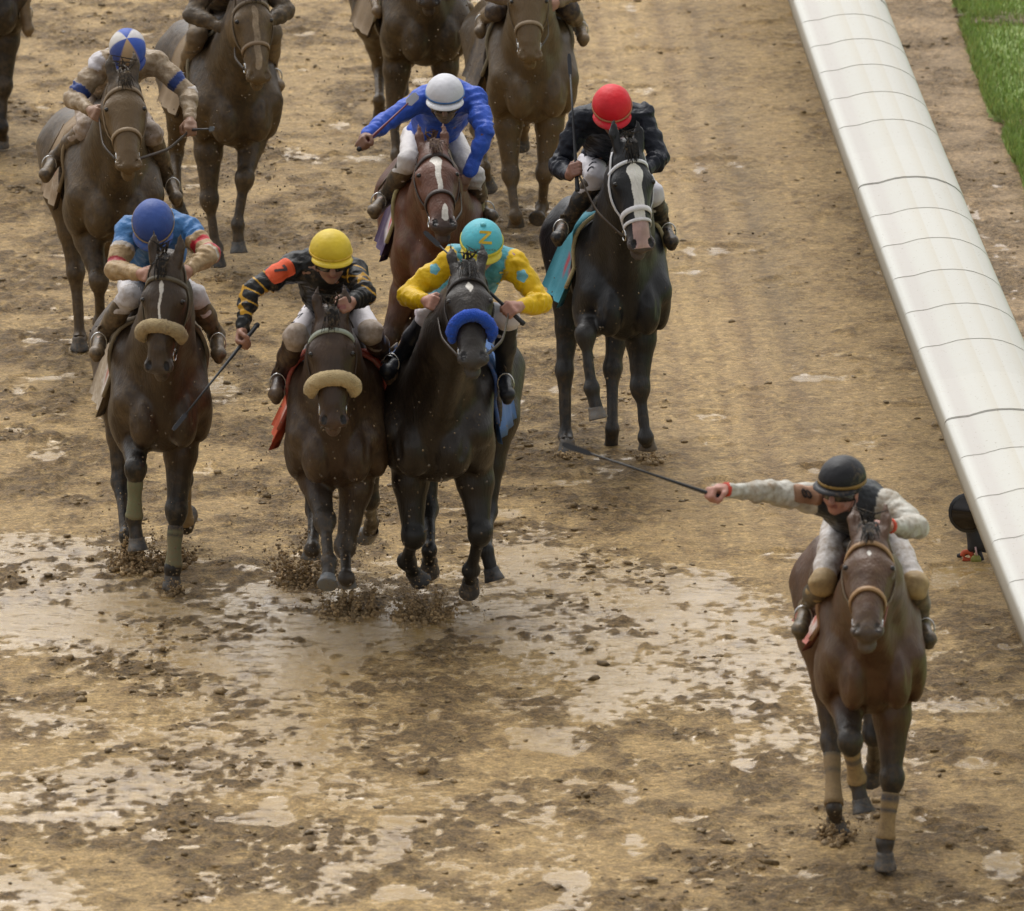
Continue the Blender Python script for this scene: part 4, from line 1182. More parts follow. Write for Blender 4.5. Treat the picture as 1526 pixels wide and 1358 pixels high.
    arr = {'shL': shL, 'shR': shR, 'elL': A[0][1], 'elR': A[1][1], 'wrL': A[0][2], 'wrR': A[1][2], 'ch': ch, 'pel': pel, 'hd': hd}
    def apply(c, V, ops):
        for op in ops:
            if op[0] == 'arm':                              # sleeve span
                _, sd2, t0, t1, colv, md = op; i = 0 if sd2 == 'L' else 1
                a, e, w = A[i]; d1, u1 = seg_t(V, a, e); d2, u2 = seg_t(V, e, w)
                tt = np.where(d1 < d2, u1 * .5, .5 + u2 * .5); m = (np.minimum(d1, d2) < .105) & (tt >= t0) & (tt <= t1)
                if t0 <= 0: m = m | False
                c[m, :3] = colv; c[m, 3] = md
            elif op[0] == 'ball':
                _, px, py, f, r, colv, md = op; p = at(px, py, YF(f)); vx = (V - p); m = (np.sqrt(vx[:, 0] ** 2 + vx[:, 2] ** 2) < r * (1 + .1 * np.sin(5 * np.arctan2(vx[:, 0], vx[:, 2])))) & (vx[:, 1] < .16)
                c[m, :3] = colv; c[m, 3] = md
            elif op[0] == 'web':                            # looping outline pattern
                _, sd2, t0, t1, fr, wdt, colv = op; i = 0 if sd2 == 'L' else 1
                a, e, w = A[i]; d1, u1 = seg_t(V, a, e); d2, u2 = seg_t(V, e, w); tt = np.where(d1 < d2, u1 * .5, .5 + u2 * .5)
                ang = np.arctan2((V - lerp(a, e, .5))[:, 2], (V - lerp(a, e, .5))[:, 0])
                q = np.abs(np.sin(tt * fr) * 1.0 + .8 * np.sin(V[:, 2] * 60 + V[:, 0] * 40)); m = (np.minimum(d1, d2) < .105) & (tt > t0) & (tt < t1) & (q < wdt)
                c[m, :3] = colv
            elif op[0] == 'above':
                _, t, colv, md = op; dd, u_ = seg_t(V, pel, ch); m = V[:, 2] > t + ch[2]; c[m, :3] = colv; c[m, 3] = md
            elif op[0] == 'torso':
                _, colv, md = op; dmin = np.full(len(V), 9.0)
                for (a, e, w) in A:
                    for p, q in ((lerp(a, e, .08), e), (e, w)):
                        dmin = np.minimum(dmin, seg_t(V, p, q)[0])
                m = dmin > .092; c[m, :3] = colv; c[m, 3] = md
        return c
    cj = apply(cj, V, ops)
    jack = obj('jacket', V, Q, SILK, root, col=cj)
    # ---- breeches
    F = Field(vox + .0005)
    F.ell(pel - up * .05, (.15, .125, .11), .05)
    mid = []
    for i in (0, 1):
        F.cap(hips[i], K[i], .088, .058, .04); F.ell(K[i], (.061, .061, .061), .03); F.cap(K[i], lerp(K[i], FT[i][0], .35), .060, .054, .02)
    V, Q = F.mesh(lambda P: .007 * fbm(P * (9, 9, 18), 3, 25) + .0025 * np.sin(P[:, 2] * 90 + 4 * vnoise(P * 9, 3)))
    bb = bvh_of(V, Q); cb2 = colr(V, breech, mudb)
    if knee_pad:
        for i in (0, 1):
            d, t = seg_t(V, K[i], FT[i][0]); d2, t2 = seg_t(V, hips[i], K[i]); m = ((t > .02) & (d < .075)) | ((t2 > .93) & (d2 < .09)); cb2[m, :3] = knee_pad; cb2[m, 3] = .3
    obj('breeches', V, Q, BREECH, root, col=cb2)
    # ---- boots
    for i in (0, 1):
        an, to = FT[i]; F = Field(vox)
        F.cap(lerp(K[i], an, .16), lerp(K[i], an, .5), .060, .055, .02); F.cap(lerp(K[i], an, .5), an, .054, .042, .03); F.ell(an, (.046, .05, .05), .02)
        F.cap(an - up * .01, to, .042, .034, .02); F.ell(to, (.042, .045, .034), .02); heel = an - nrm(to - an) * .035 - up * .03
        F.cap(an, heel, .036, .028, .015); F.cap(heel - up * .012, to - up * .028, .026, .028, .006, None)
        V, Q = F.mesh(lambda P: .0035 * fbm(P * 22, 2, 9))
        cc = colr(V, boot, mud_boot); d, t = seg_t(V, K[i], an)
        obj('boot', V, Q, BOOT, root, col=cc)
        # stirrup iron belongs to the tack
        sc_ = lerp(an, to, .62); v, f = tube([sc_ + side * math.cos(a) * .043 + up * (.020 + math.sin(a) * .055) for a in np.linspace(-.9, math.pi + .9, 18)], .004, 8)
        obj('stirrup', v, f, STEEL, J['root'])
        v, f = ribbon([sc_ + up * .095, T((-1, 1)[i] * .30 * .84, -.14, 1.45)], [side * (-1, 1)[i]] * 2, .022, .004); obj('stirrup_leather', v, f, LEATHER, J['root'], col=colr(v, (.04, .03, .02), .4))
    # ---- helmet with peak, band and goggles
    n1_, n2_ = 40, 18; V, Fc, cv = [], [], []
    rx, ry, rz = hr_; tilt = 0
    for j in range(n2_ + 1):
        th = math.pi / 2 * (1 - j / n2_) if j <= n2_ else 0
        phi = math.pi / 2 - (math.pi / 2 + .16) * j / n2_           # from the crown down past the equator
        for i in range(n1_):
            a = 2 * math.pi * i / n1_; x, y = math.sin(a), math.cos(a); cph, sph = math.cos(phi), math.sin(phi)
            rr = 1.0 + .010 * math.sin(6 * a) * cph + .008 * math.sin(3 * a + 5 * phi) * cph * cph
            V.append(hc + hl * rx * x * cph * rr + face * ry * y * cph * rr + hu * rz * sph)
            cv.append((a, phi))
    Fc = [(j * n1_ + i, j * n1_ + (i + 1) % n1_, (j + 1) * n1_ + (i + 1) % n1_, (j + 1) * n1_ + i) for j in range(n2_) for i in range(n1_)]
    V = np.array(V) ; Vi = hc + (V - hc) * .93; nV = len(V)
    Fi = [(a + nV, d_ + nV, c_ + nV, b_ + nV) for a, b_, c_, d_ in Fc]; Fr = [(n2_ * n1_ + i, n2_ * n1_ + (i + 1) % n1_, nV + n2_ * n1_ + (i + 1) % n1_, nV + n2_ * n1_ + i) for i in range(n1_)]
    Vh = np.concatenate([V, Vi]); ch_ = colr(Vh, cap[0], cap[1] if len(cap) > 1 else .05)
    if cap_ops:
        for q in range(len(Vh)):
            a, ph = cv[q % nV]; r = cap_ops(a, ph)
            if r is not None: ch_[q, :3] = r
    he = obj('helmet', Vh, Fc + Fi + Fr, HELM, root, col=ch_)
    hb = bvh_of(Vh, Fc + Fi + Fr)
    lowz = rz * math.sin(-.16); cl = math.cos(-.16)
    if brow_peak:
        V = []; m = 21
        for i in range(m):
            a = math.radians(-68 + 136 * i / (m - 1)); e = math.cos(a * 1.3) ** .6 if abs(a * 1.3) < math.pi / 2 else 0
            for (out, dz_) in ((.0, .004), (.046 * max(.15, e), -.014), (.046 * max(.15, e), -.018), (.0, -.002)):
                V.append(hc + hl * (rx * cl + out) * math.sin(a) + face * (ry * cl + out) * math.cos(a) + hu * (lowz + dz_ + .006))
        Fc = [(i * 4 + j, i * 4 + (j + 1) % 4, i * 4 + 4 + (j + 1) % 4, i * 4 + 4 + j) for i in range(m - 1) for j in range(4)] + [(0, 1, 2, 3), tuple((m - 1) * 4 + j for j in (3, 2, 1, 0))]
        pc = band['peak'] if band and 'peak' in band else cap[0]
        obj('peak', np.array(V), Fc, HELM, he, col=colr(V, pc, .15))
    if band:
        pts, nn = [], []
        for i in range(41):
            a = 2 * math.pi * i / 40; ph = -.06 + band.get('lift', 0); pts.append(hc + (hl * rx * math.sin(a) + face * ry * math.cos(a)) * math.cos(ph) * 1.012 + hu * rz * math.sin(ph)); nn.append(nrm(hl * math.sin(a) + face * math.cos(a)))
        v, f = ribbon(pts, nn, band.get('w', .018), .004); obj('band', v, f, HELM, he, col=colr(v, band['c'], band.get('mud', .1)))
    if button:
        v, f = ico(); p = hc + hu * rz; vv = p + v * (.020, .020, .014); obj('button', vv, f, HELM, he, col=colr(vv, button))
    # goggles
    V, Fc = [], []; m = 17
    for i in range(m):
        a = math.radians(-72 + 144 * i / (m - 1)); e = 1 - .35 * math.exp(-(a / .18) ** 2) * 1
        for (rr, dz_) in ((.088, .018), (.101, .015), (.101, -.020 * e - .004), (.088, -.026 * e)):
            V.append(hd + hl * (rr - .010) * math.sin(a) + face * rr * math.cos(a) + hu * (dz_ - .010))
    Fc = [(i * 4 + j, i * 4 + (j + 1) % 4, i * 4 + 4 + (j + 1) % 4, i * 4 + 4 + j) for i in range(m - 1) for j in range(4)] + [(0, 1, 2, 3), tuple((m - 1) * 4 + j for j in (3, 2, 1, 0))]
    obj('goggles', np.array(V), Fc, mat('goggle_lens', (.03, .028, .025), .12, coatw=.5, mud=.18), root)
    pts = [hd + hl * .088 * math.sin(a) + face * .112 * math.cos(a) * (1 if math.cos(a) > 0 else .95) + hu * (.004 - .0) for a in np.linspace(-math.pi * .42, -math.pi * 1.58, 20)]
    v, f = ribbon(pts, [nrm(p - hd) for p in pts], .018, .003); obj('goggle_strap', v, f, mat('goggle_strap', (.025, .025, .028), .8), root)
    # chin strap
    pts = [hd + hl * .078 * s_ + face * .01 + hu * z_ for s_, z_ in ((-1, .0), (-1, -.05), (-.75, -.09))] + [hd + hl * 0 + face * .06 - hu * .118] + [hd + hl * .078 * s_ + face * .01 + hu * z_ for s_, z_ in ((.75, -.09), (1, -.05), (1, .0))]
    v, f = ribbon(catmull(pts, 4), [nrm(p - hd) for p in catmull(pts, 4)], .014, .003); obj('chin_strap', v, f, mat('goggle_strap', (.025, .025, .028), .8), root)
    if wrist:
        for i, cc in wrist:
            a, e, w = A[i]; v, f = tube([lerp(e, w, .955), lerp(e, w, .96), lerp(e, w, 1.03), lerp(e, w, 1.035)], [.03, .037, .036, .03], 14); obj('wristband', v, f, CLOTH, root, col=colr(v, cc, .1))
    # ---- reins (tack): from each bit ring to the nearer hand
    if reins:
        for s in ((-1, 1) if reins is True else ((-1,) if reins == 'L' else (1,))):
            hi = 0 if s == -1 else 1
            if reins == 'L': hi = 0
            if reins == 'R': hi = 1
            w, kd, pn, sdv = hands[hi]; gp = w + kd * .07 + pn * .03; b0 = J['bit%d' % s]
            midp = lerp(b0, gp, .5) + J['lat'] * s * .03 - up * .02
            v, f = ribbon(catmull([b0, lerp(b0, midp, .6) + J['lat'] * s * .012, midp, lerp(midp, gp, .6), gp, gp - kd * .02 - up * .03], 6), [side * s + up * .3 - fwd * .1] * 31, .017, .004)
            obj('rein', v, f, LEATHER, J['root'], col=colr(v, reins_c.get(key, (.05, .035, .025)), .1))
    Rr = dict(A=A, hands=hands, hc=hc, hd=hd, hl=hl, hu=hu, face=face, jb=jb, bb=bb, hb=hb, root=root, K=K, hips=hips, jack=jack, he=he, YF=YF, shL=shL, shR=shR, J=J)
    RIDERS[key] = Rr
    return Rr
reins_c = {'win': (.22, .05, .035)}
def whip(R, hand, tip, L, label, flap=.028, butt=.12, s=1, colour=(.012, .013, .016), part=None, flapcol=(.02, .02, .025), tipf=None):
    """thin stick held in a hand, pointing through the pixel tip"""
    w, kd, pn, sdv = R['hands'][hand]
    g = w + kd * .062 + pn * .030
    e = solve(g, tip[0], tip[1], L, s) if tipf is None else at(tip[0], tip[1], R['YF'](tipf))
    d = nrm(e - g); b0 = g - d * butt
    root = thing('riding_whip', tuple(g), 0, label, 'whip', 'riding whips')
    v, f = tube([b0, b0 + d * .01, g + d * .05, lerp(g, e, .45), lerp(g, e, .82)], [.010, .013, .010, .0062, .005], 10)
    obj('shaft', v, f, mat('whip_%d' % int(colour[0] * 1000), colour, .4), root)
    v, f = tube([b0 - d * .004, b0 + d * .012, b0 + d * .02], [.012, .016, .010], 10); obj('pommel', v, f, mat('whip_grip', (.02, .02, .022), .7), root)
    sd_ = nrm(np.cross(d, [0.2, -1, .3]))
    pts = [lerp(g, e, .80), lerp(g, e, .84), lerp(g, e, .97), e]
    v, f = ribbon(pts, [nrm(np.cross(d, sd_))] * 4, [.010, flap, flap, flap * .6], .007); obj('flap', v, f, mat('whip_flap_%d' % int(flapcol[0] * 1000), flapcol, .5), root, smooth=False)
    return root
# ================================================================== the field: each horse and its jockey
BAY = (.062, .032, .018); DKBAY = (.030, .019, .013); BLK = (.011, .011, .013); CHES = (.105, .036, .017); MUDDY = (.085, .060, .036)
WHB = (.60, .57, .56)
horse('win', (1290, 1280), 4, 'bay horse alone in front near the rail with small white star and tan leg bandages', (.085, .040, .019), (.034, .028, .023),
      (1292, 947), (1296, 798), [(1267, 1106), (1277, 1163), (1287, 1212), (1, -1, 1), False], [(1330, 1178), (1318, 1262), (1319, 1303), (1, 1, 1), True],
      hl=[(1240, 1120), (1243, 1205), (1247, 1247), (-1, 1, 1), True], hr=[(1302, 1095), (1303, 1130), (1299, 1158), (-1, -1, 1), False],
      face={'white': [(.115, .012, .15, .010, 0)], 'brow': (.30, .17, .07), 'mud': .15}, noseband={'c': (.30, .17, .07)}, bridle=(.13, .09, .05),
      cloth={'c': (.42, .13, .10), 'num': ((.6, .5, .45), (.6, .02, .02)), 'pad': (.34, .18, .09), 'mud': .3, 'drop': .15}, mud=.16, leg_mud=.2, vox=.0135, wid=.62,
      wraps={'f-1': (.10, 1.0, (.40, .27, .12), [(.0, .12, (.08, .08, .09)), (.3, .4, (.08, .08, .09))]), 'f1': (.2, .95, (.38, .26, .12), [(.05, .2, (.08, .08, .09)), (.38, .46, (.08, .08, .09))]),
             'h-1': (.15, .95, (.28, .19, .09), [(.0, .1, (.1, .09, .07)), (.35, .45, (.1, .09, .07))])})
R = rider('win', 'win', 'jockey in muddy white sleeves and black cap, one arm stretched out with the whip', (1255, 712), [(1205, 742), (1322, 752)],
      [((1145, 733), (1082, 730), (1, 1), {'p': (0, -.3, -1)}), ((1366, 786), (1326, 784), (1, 1), {'p': (-.3, -.3, -.6), 'k': (0, 0, .1)})], [(1226, 868), (1364, 872)], [((1204, 905), (1192, 938)), ((1372, 930), (1384, 952))],
      (.55, .53, .47), [(.012, .012, .015), .10], band={'c': (.22, .13, .03), 'w': .02}, head_yaw=-30, head_pitch=8, breech=WHB, mudj=.34, mudb=.36, boot=(.05, .043, .03), mud_boot=.35,
      ops=[('torso', (.035, .038, .042), .1)], knee_pad=(.40, .28, .13), wrist=[(0, (.55, .06, .03)), (1, (.60, .07, .03))], reins='R', roll=-6, head_f=.36, skin=(.42, .20, .15))
whip(R, 0, (838, 662), .72, 'long black whip held out sideways by the jockey in white sleeves', s=-1, flap=.026, butt=.035)
armband(R, 0, .32, np.array([0, -1, .45]), .15, .125, [[(sx * .021 + .019 * math.cos(t_), .022 * math.sin(t_)) for t_ in np.linspace(0, 2 * math.pi, 13)] for sx in (-1, 1)], .011, (.36, .20, .12), (.05, .035, .03))
# number seven horse
horse('left', (238, 870), 7, 'dark bay horse with thin white stripe, sheepskin noseband and muddy leg bandages, running furthest left', (.047, .029, .016), (.018, .016, .014),
      (233, 560), (247, 393), [(202, 700), (200, 772), (206, 826), (1, -1, 1), False], [(261, 788), (258, 850), (256, 884), (1, 1, 1), True],
      hl=[(181, 728), (188, 800), (193, 842), (-1, 1, 1), True], hr=[(275, 740), (277, 785), (280, 772), (-1, -1, 1), False],
      face={'white': [(.09, .013, .15, .010, 0), (.15, .007, .30, .005, 0)]}, noseband={'fleece': (.42, .32, .17), 'mud': .25}, bridle=(.10, .08, .05),
      cloth={'c': (.40, .33, .24), 'num': ((.6, .55, .5), (.5, .03, .03)), 'pad': (.22, .17, .10), 'mud': .4, 'edge': (.2, .15, .09)}, mud=.18, leg_mud=.15,
      wraps={'f-1': (.12, 1.0, (.16, .17, .09), [(.0, .1, (.05, .05, .05))]), 'f1': (.25, 1.0, (.17, .18, .10), [(.0, .12, (.05, .05, .05)), (.2, .26, (.06, .06, .05))]), 'h1': (.1, .9, (.28, .2, .1), [])})
R = rider('left', 'left', 'jockey crouched low in blue and tan silks with red sleeve stripes, plain blue cap', (228, 330), [(193, 345), (282, 345)],
      [((172, 402), (208, 408), (1, 1)), ((312, 378), (282, 402), (1, 1))], [(193, 442), (290, 442)], [((152, 500), (144, 526)), ((322, 498), (326, 528))],
      (.44, .31, .17), [(.035, .075, .27), .04], band={'c': (.36, .25, .13), 'w': .014, 'peak': (.05, .11, .33)}, head_pitch=52, breech=(.55, .52, .52), mudj=.36, mudb=.20, boot=(.06, .045, .03), mud_boot=.4,
      ops=[('torso', (.055, .16, .36), .12), ('arm', 'L', 0, .22, (.055, .16, .36), .1), ('arm', 'R', 0, .22, (.055, .16, .36), .1), ('arm', 'R', .30, .36, (.42, .03, .04), .05), ('arm', 'R', .44, .50, (.42, .03, .05), .05), ('arm', 'L', .40, .46, (.32, .04, .05), .1),
           ('arm', 'L', .22, .27, (.5, .45, .4), .1), ('arm', 'R', .52, .55, (.5, .45, .4), .1)], head_f=.40)
horse('seven', (503, 925), 1, 'dark bay horse with thick sheepskin noseband and pale beaded browband, under the yellow cap', (.046, .026, .015), (.033, .026, .020),
      (498, 640), (494, 472), [(484, 778), (490, 838), (488, 875), (1, 1, 1), False], [(514, 815), (516, 862), (518, 897), (1, 1, 1), True],
      hl=[(470, 760), (465, 820), (462, 850), (-1, 1, 1), True], hr=[(550, 745), (554, 780), (548, 800), (-1, -1, 1), False],
      face={'brow': (.30, .33, .27), 'muzzle': (.085, .052, .038)}, noseband={'fleece': (.50, .38, .20), 'fat': .042, 'mud': .1}, bridle=(.05, .03, .02),
      cloth={'c': (.52, .075, .02), 'num': ((.6, .35, .3), (.55, .1, .05)), 'pad': (.30, .05, .03), 'mud': .1, 'flare': .11, 'edge': (.42, .04, .02)}, mud=.16, leg_mud=.2, hoofc=(.13, .14, .15))
R = rider('seven', 'seven', 'jockey in gold patterned black silks with plain yellow cap and orange armband', (493, 372), [(438, 398), (527, 404)],
      [((374, 432), (361, 492), (1, 1), {'p': (.5, -.3, 0)}), ((545, 440), (524, 450), (1, 1))], [(441, 502), (552, 495)], [((418, 560), (411, 588)), ((575, 535), (582, 560))],
      (.018, .018, .018), [(.62, .45, .03), .02], band={'c': (.60, .40, .04), 'w': .012}, reins='R', head_yaw=8, head_pitch=14, breech=(.62, .58, .60), mudj=.14, mudb=.1, boot=(.05, .03, .025), mud_boot=.25, head_f=.40, skin=(.30, .15, .10), knee_pad=(.48, .40, .34),
      ops=[('web', 'L', .30, .85, 22, .35, (.50, .27, .03)), ('web', 'R', .12, .6, 24, .3, (.48, .26, .03)), ('ball', 530, 428, .3, .05, (.018, .018, .018), .1)])
whip(R, 0, (258, 641), .68, 'dark whip pointing down towards the ground in the lowered hand beside the left horse', s=1, flap=.022)
armband(R, 0, .38, np.array([-.25, -1, .35]), .15, .135, [[(.018, .036), (.034, .002), (-.036, -.014)]], .014, (.66, .085, .02), (.05, .03, .03))
d = nrm([-.3, -1, .1]); c = at(427, 468, R['YF'](.05)); rt, uv = nrm([.35, 0, -.9]), nrm([.9, 0, .35])
for i in range(5):
    o = (i - 2) * .028; stroke_decal(R['bb'], c, rt, uv, d, [[(o, -.035), (o + .006, .0), (o, .035)], [(o, .034), (o + .016, .030)]] if i % 2 else [[(o, -.035), (o, .035)], [(o, -.034), (o + .014, -.034)], [(o, .0), (o + .012, .0)]], .007, .006, CLOTH, R['root'], 'lettering', (.02, .02, .03))
horse('zed', (658, 922), -7, 'very dark horse with bright blue fluffy noseband and small white diamond star', (.020, .014, .010), (.013, .012, .011),
      (706, 541), (697, 404), [(616, 800), (606, 836), (625, 866), (1, -1, -1), False], [(715, 795), (702, 850), (700, 880), (1, -1, -1), False],
      hl=[(640, 780), (640, 820), (640, 850), (-1, 1, 1), False], hr=[(726, 775), (724, 820), (737, 866), (-1, 1, 1), False], dz=.02, wid=.92, legw=1.24,
      face={'white': [(.095, .008, .125, .019, 0), (.125, .019, .165, .004, 0)], 'muzzle': (.05, .045, .042)}, noseband={'fleece': (.012, .075, .48), 'fat': .033}, bridle=(.022, .016, .014),
      cloth={'c': (.055, .14, .36), 'num': ((.075, .16, .36), (.16, .12, .3)), 'pad': (.035, .09, .27), 'mud': .0, 'flare': .11, 'edge': (.05, .13, .34)}, mud=.04, leg_mud=.05, dust_highlight=.14, ears=(.0, .012), hoofc=(.035, .035, .037))
R = rider('zed', 'zed', 'jockey in yellow sleeves with the letter Z on a turquoise cap', (718, 358), [(676, 388), (764, 392)],
      [((600, 446), (634, 448), (1, 1)), ((808, 452), (774, 457), (1, 1), {'p': (-.6, -.2, -.4)})], [(640, 470), (756, 474)], [((592, 540), (577, 552)), ((750, 560), (756, 588))],
      (.66, .42, .012), [(.085, .42, .50), .0], band={'c': (.62, .52, .05), 'w': .026, 'mud': 0, 'peak': (.60, .50, .06)}, head_pitch=28, breech=(.58, .53, .57), mudj=.02, mudb=.02, boot=(.012, .013, .018), mud_boot=.02, button=(.13, .46, .53), skin=(.40, .20, .15), roll=-4, head_f=.38,
      ops=[('torso', (.09, .33, .40), .02), ('ball', 778, 405, .22, .030, (.16, .40, .48), .0), ('ball', 648, 397, .22, .026, (.14, .38, .46), .0)])
stroke_decal(R['hb'], at(723, 354, R['YF'](.5)), R['hl'], R['hu'], -nrm(ray(723, 354)), [[(-.032, .036), (.026, .036), (-.026, -.036), (.038, -.036)]], .014, .004, CLOTH, R['he'], 'letter', (.62, .42, .03))
stroke_decal(R['hb'], at(719, 372, R['YF'](.5)), R['hl'], R['hu'], -nrm(ray(719, 372)), [[(o, .004), (o + .004, -.004), (o + .007, .004)] for o in (-.075, -.06, -.045, -.03, .018, .033, .048, .062)], .003, .010, CLOTH, R['he'], 'band_lettering', (.12, .12, .05))
stroke_decal(R['jb'], at(750, 418, R['YF'](.3)), np.array([1.0, 0, 0]), np.array([0, 0, 1.0]), nrm([.1, -1, .2]), [[(-.02, .04), (.025, .045), (-.02, -.02), (.03, -.02)]], .010, .006, CLOTH, R['root'], 'letter', (.50, .34, .04))
whip(R, 1, (632, 345), .62, 'black whip held in the yellow sleeved hand, crossing behind the horse ears', s=-1, flap=.026, butt=.10)

def TP(hk, l, f, z): return project(HORSES[hk]['T'](l, f, z))
def far_rider(key, hk, label, silk, cap, breech=WHB, knees=None, feet=None, **kw):
    """a jockey whose upper body is above the picture: posed from the horse itself"""
    p = lambda l, f, z: TP(hk, l, f, z)
    return rider(key, hk, label, p(0, .42, 1.93), [p(-.17, .22, 1.86), p(.17, .22, 1.86)], [(p(-.30, .30, 1.66), p(-.12, .42, 1.60), (1, 1)), (p(.30, .30, 1.66), p(.12, .42, 1.60), (1, 1))],
                 knees or [p(-.24, .16, 1.50), p(.24, .16, 1.50)], feet or [(p(-.28, -.1, 1.20), p(-.30, .06, 1.14)), (p(.28, -.1, 1.20), p(.30, .06, 1.14))], silk, cap, breech=breech, vox=.0125, **kw)
horse('blue', (652, 622), 5, 'chestnut horse with a long white blaze down its face, ridden by the bright blue jockey', CHES, (.045, .022, .014),
      (663, 341), (646, 222), [(580, 505), (578, 560), (580, 590), (1, -1, 1), False], [(600, 520), (602, 575), (604, 612), (1, 1, 1), False],
      hl=[(700, 520), (705, 570), (705, 600), (-1, 1, 1), False], mud=.12, leg_mud=.35, vox=.0145, bridle=(.035, .022, .018),
      face={'white': [(.075, .010, .11, .034, 0), (.11, .034, .16, .016, 0), (.16, .016, .33, .013, 0), (.40, .012, .50, .022, .012)], 'muzzle': (.06, .045, .04)}, noseband={'c': (.04, .025, .02)}, mane=(.05, .02, .012),
      cloth={'c': (.045, .022, .075), 'num': ((.55, .5, .52), (.55, .02, .03)), 'pad': (.42, .36, .17), 'mud': .15, 'edge': (.05, .03, .09)})
R = rider('blue', 'blue', 'jockey in plain royal blue silks and white cap with a thin blue band', (663, 138), [(630, 148), (706, 148)],
      [((574, 182), (546, 203), (1, 1)), ((724, 196), (697, 262), (1, 1))], [(610, 240), (706, 262)], [((574, 294), (558, 314)), ((716, 314), (732, 322))],
      (.042, .105, .50), [(.60, .60, .64), .02], band={'c': (.06, .16, .38), 'w': .008, 'lift': .05, 'peak': (.66, .66, .69)}, reins='R', head_pitch=18, breech=WHB, mudj=.02, mudb=.08, boot=(.035, .03, .028), mud_boot=.35, vox=.0085, skin=(.20, .10, .065), mask=(.14, .10, .07))
whip(R, 0, (622, 141), .46, 'whip with a broad silver flap raised by the jockey in royal blue', s=-1, flap=.05, colour=(.14, .02, .03), flapcol=(.42, .42, .46), butt=.06)
horse('black', (920, 694), 9, 'jet black horse with broad white blaze, pink nose and white bridle', BLK, (.03, .028, .027),
      (960, 376), (937, 222), [(872, 500), (883, 592), (893, 632), (1, -1, 1), False], [(954, 578), (962, 652), (968, 686), (1, 1, 1), True],
      hl=[(839, 592), (843, 650), (846, 676), (-1, 1, 1), True], hr=[(911, 565), (912, 640), (911, 664), (-1, 1, 1), True], dz=.0, dust_highlight=.08, mud=.02, leg_mud=.32, vox=.0140,
      face={'white': [(.085, .024, .13, .046, 0), (.13, .046, .20, .028, 0), (.20, .028, .40, .030, 0)], 'wc': (.70, .67, .62), 'pink': (.38, .53), 'muzzle': (.10, .08, .075), 'brow': (.62, .62, .64)}, noseband={'c': (.66, .64, .65), 'w': .03, 'double': True}, cheek=(.64, .64, .66), bridle=(.3, .1, .1),
      cloth={'c': (.055, .27, .35), 'num': ((.06, .26, .34), (.45, .03, .04)), 'pad': (.45, .38, .20), 'mud': .02, 'flare': .09, 'edge': (.07, .30, .38)}, hoofc=(.12, .115, .11))
R = rider('black', 'black', 'jockey in all black silks and bright red cap', (912, 156), [(868, 178), (956, 174)],
      [((832, 246), (848, 262), (1, 1), {'p': (.6, .2, .1), 'k': (0, 0, .7)}), ((982, 236), (962, 256), (1, 1))], [(890, 262), (972, 290)], [((842, 336), (832, 354)), ((988, 338), (1001, 360))],
      (.012, .014, .022), [(.62, .012, .022), .0], band={'c': (.42, .17, .08), 'w': .018, 'peak': (.60, .015, .03)}, head_pitch=36, hip=(0, -.3, 1.72), breech=(.60, .58, .62), mudj=.0, mudb=.04, boot=(.016, .016, .018), mud_boot=.25, vox=.0085, skin=(.24, .11, .08))
whip(R, 0, (848, 80), .70, 'long black whip held upright beside the jockey in the red cap', s=-1, flap=.022)
d = nrm([-.25, -1, .15]); c = at(884, 250, R['YF'](.16)); rt, uv = nrm([1, 0, .2]), nrm([-.2, 0, 1])
for i, st in enumerate(([[(-.035, .045), (-.012, .052), (.0, .045)]], [[(-.035, .015), (-.02, .03), (.0, .028), (.004, .022)]], [[(-.03, -.015), (-.02, .0), (-.005, .008), (.008, .004), (.008, -.002)]])):
    stroke_decal(R['bb'], c, rt, uv, d, st, .008, .006, CLOTH, R['root'], 'lettering', (.03, .03, .05))
horse('tan', (166, 540), 10, 'horse with its face and chest caked in tan mud, under the quartered cap jockey', (.040, .027, .016), (.026, .018, .012),
      (193, 254), (184, 118), [(148, 420), (150, 480), (152, 515), (1, -1, 1), False], [(205, 400), (206, 460), (206, 495), (1, -1, 1), False],
      hl=[(122, 470), (120, 520), (116, 548), (-1, 1, 1), True], mud=.42, leg_mud=.25, vox=.0155, wid=.86,
      face={'mud': .7, 'muzzle': (.16, .11, .065)}, noseband={'c': (.24, .165, .09)}, bridle=(.20, .14, .08), mane=(.03, .022, .015),
      cloth={'c': (.32, .22, .13), 'num': ((.5, .42, .35), (.4, .08, .06)), 'pad': (.25, .18, .1), 'mud': .6, 'flare': .06})
def quarter(a, ph):
    a = (a + .35) % (2 * math.pi)
    k_ = int(a / (math.pi / 3))
    return [(.40, .27, .15), (.045, .10, .42), (.58, .55, .55), (.045, .10, .42), (.58, .55, .52), (.045, .075, .26)][k_]
R = rider('tan', 'tan', 'mud spattered jockey in tan silks with blue arm bands and blue and tan quartered cap', (190, 72), [(152, 96), (230, 94)],
      [((110, 148), (134, 164), (1, 1)), ((281, 138), (283, 178), (1, 1), {'p': (0, -.4, -.6)})], [(130, 190), (226, 200)], [((82, 236), (68, 260)), ((250, 266), (262, 294))],
      (.48, .39, .29), [(.05, .08, .28), .03], head_pitch=46, breech=(.45, .38, .34), mudj=.50, mudb=.40, boot=(.05, .037, .026), mud_boot=.4, vox=.009, cap_ops=quarter, brow_peak=True,
      ops=[('arm', 'R', .28, .38, (.035, .06, .20), .05), ('arm', 'L', .34, .44, (.035, .06, .20), .05), ('ball', 145, 82, .1, .055, (.55, .52, .54), .1), ('arm', 'R', .50, .54, (.6, .55, .52), .1)], skin=(.30, .17, .11))
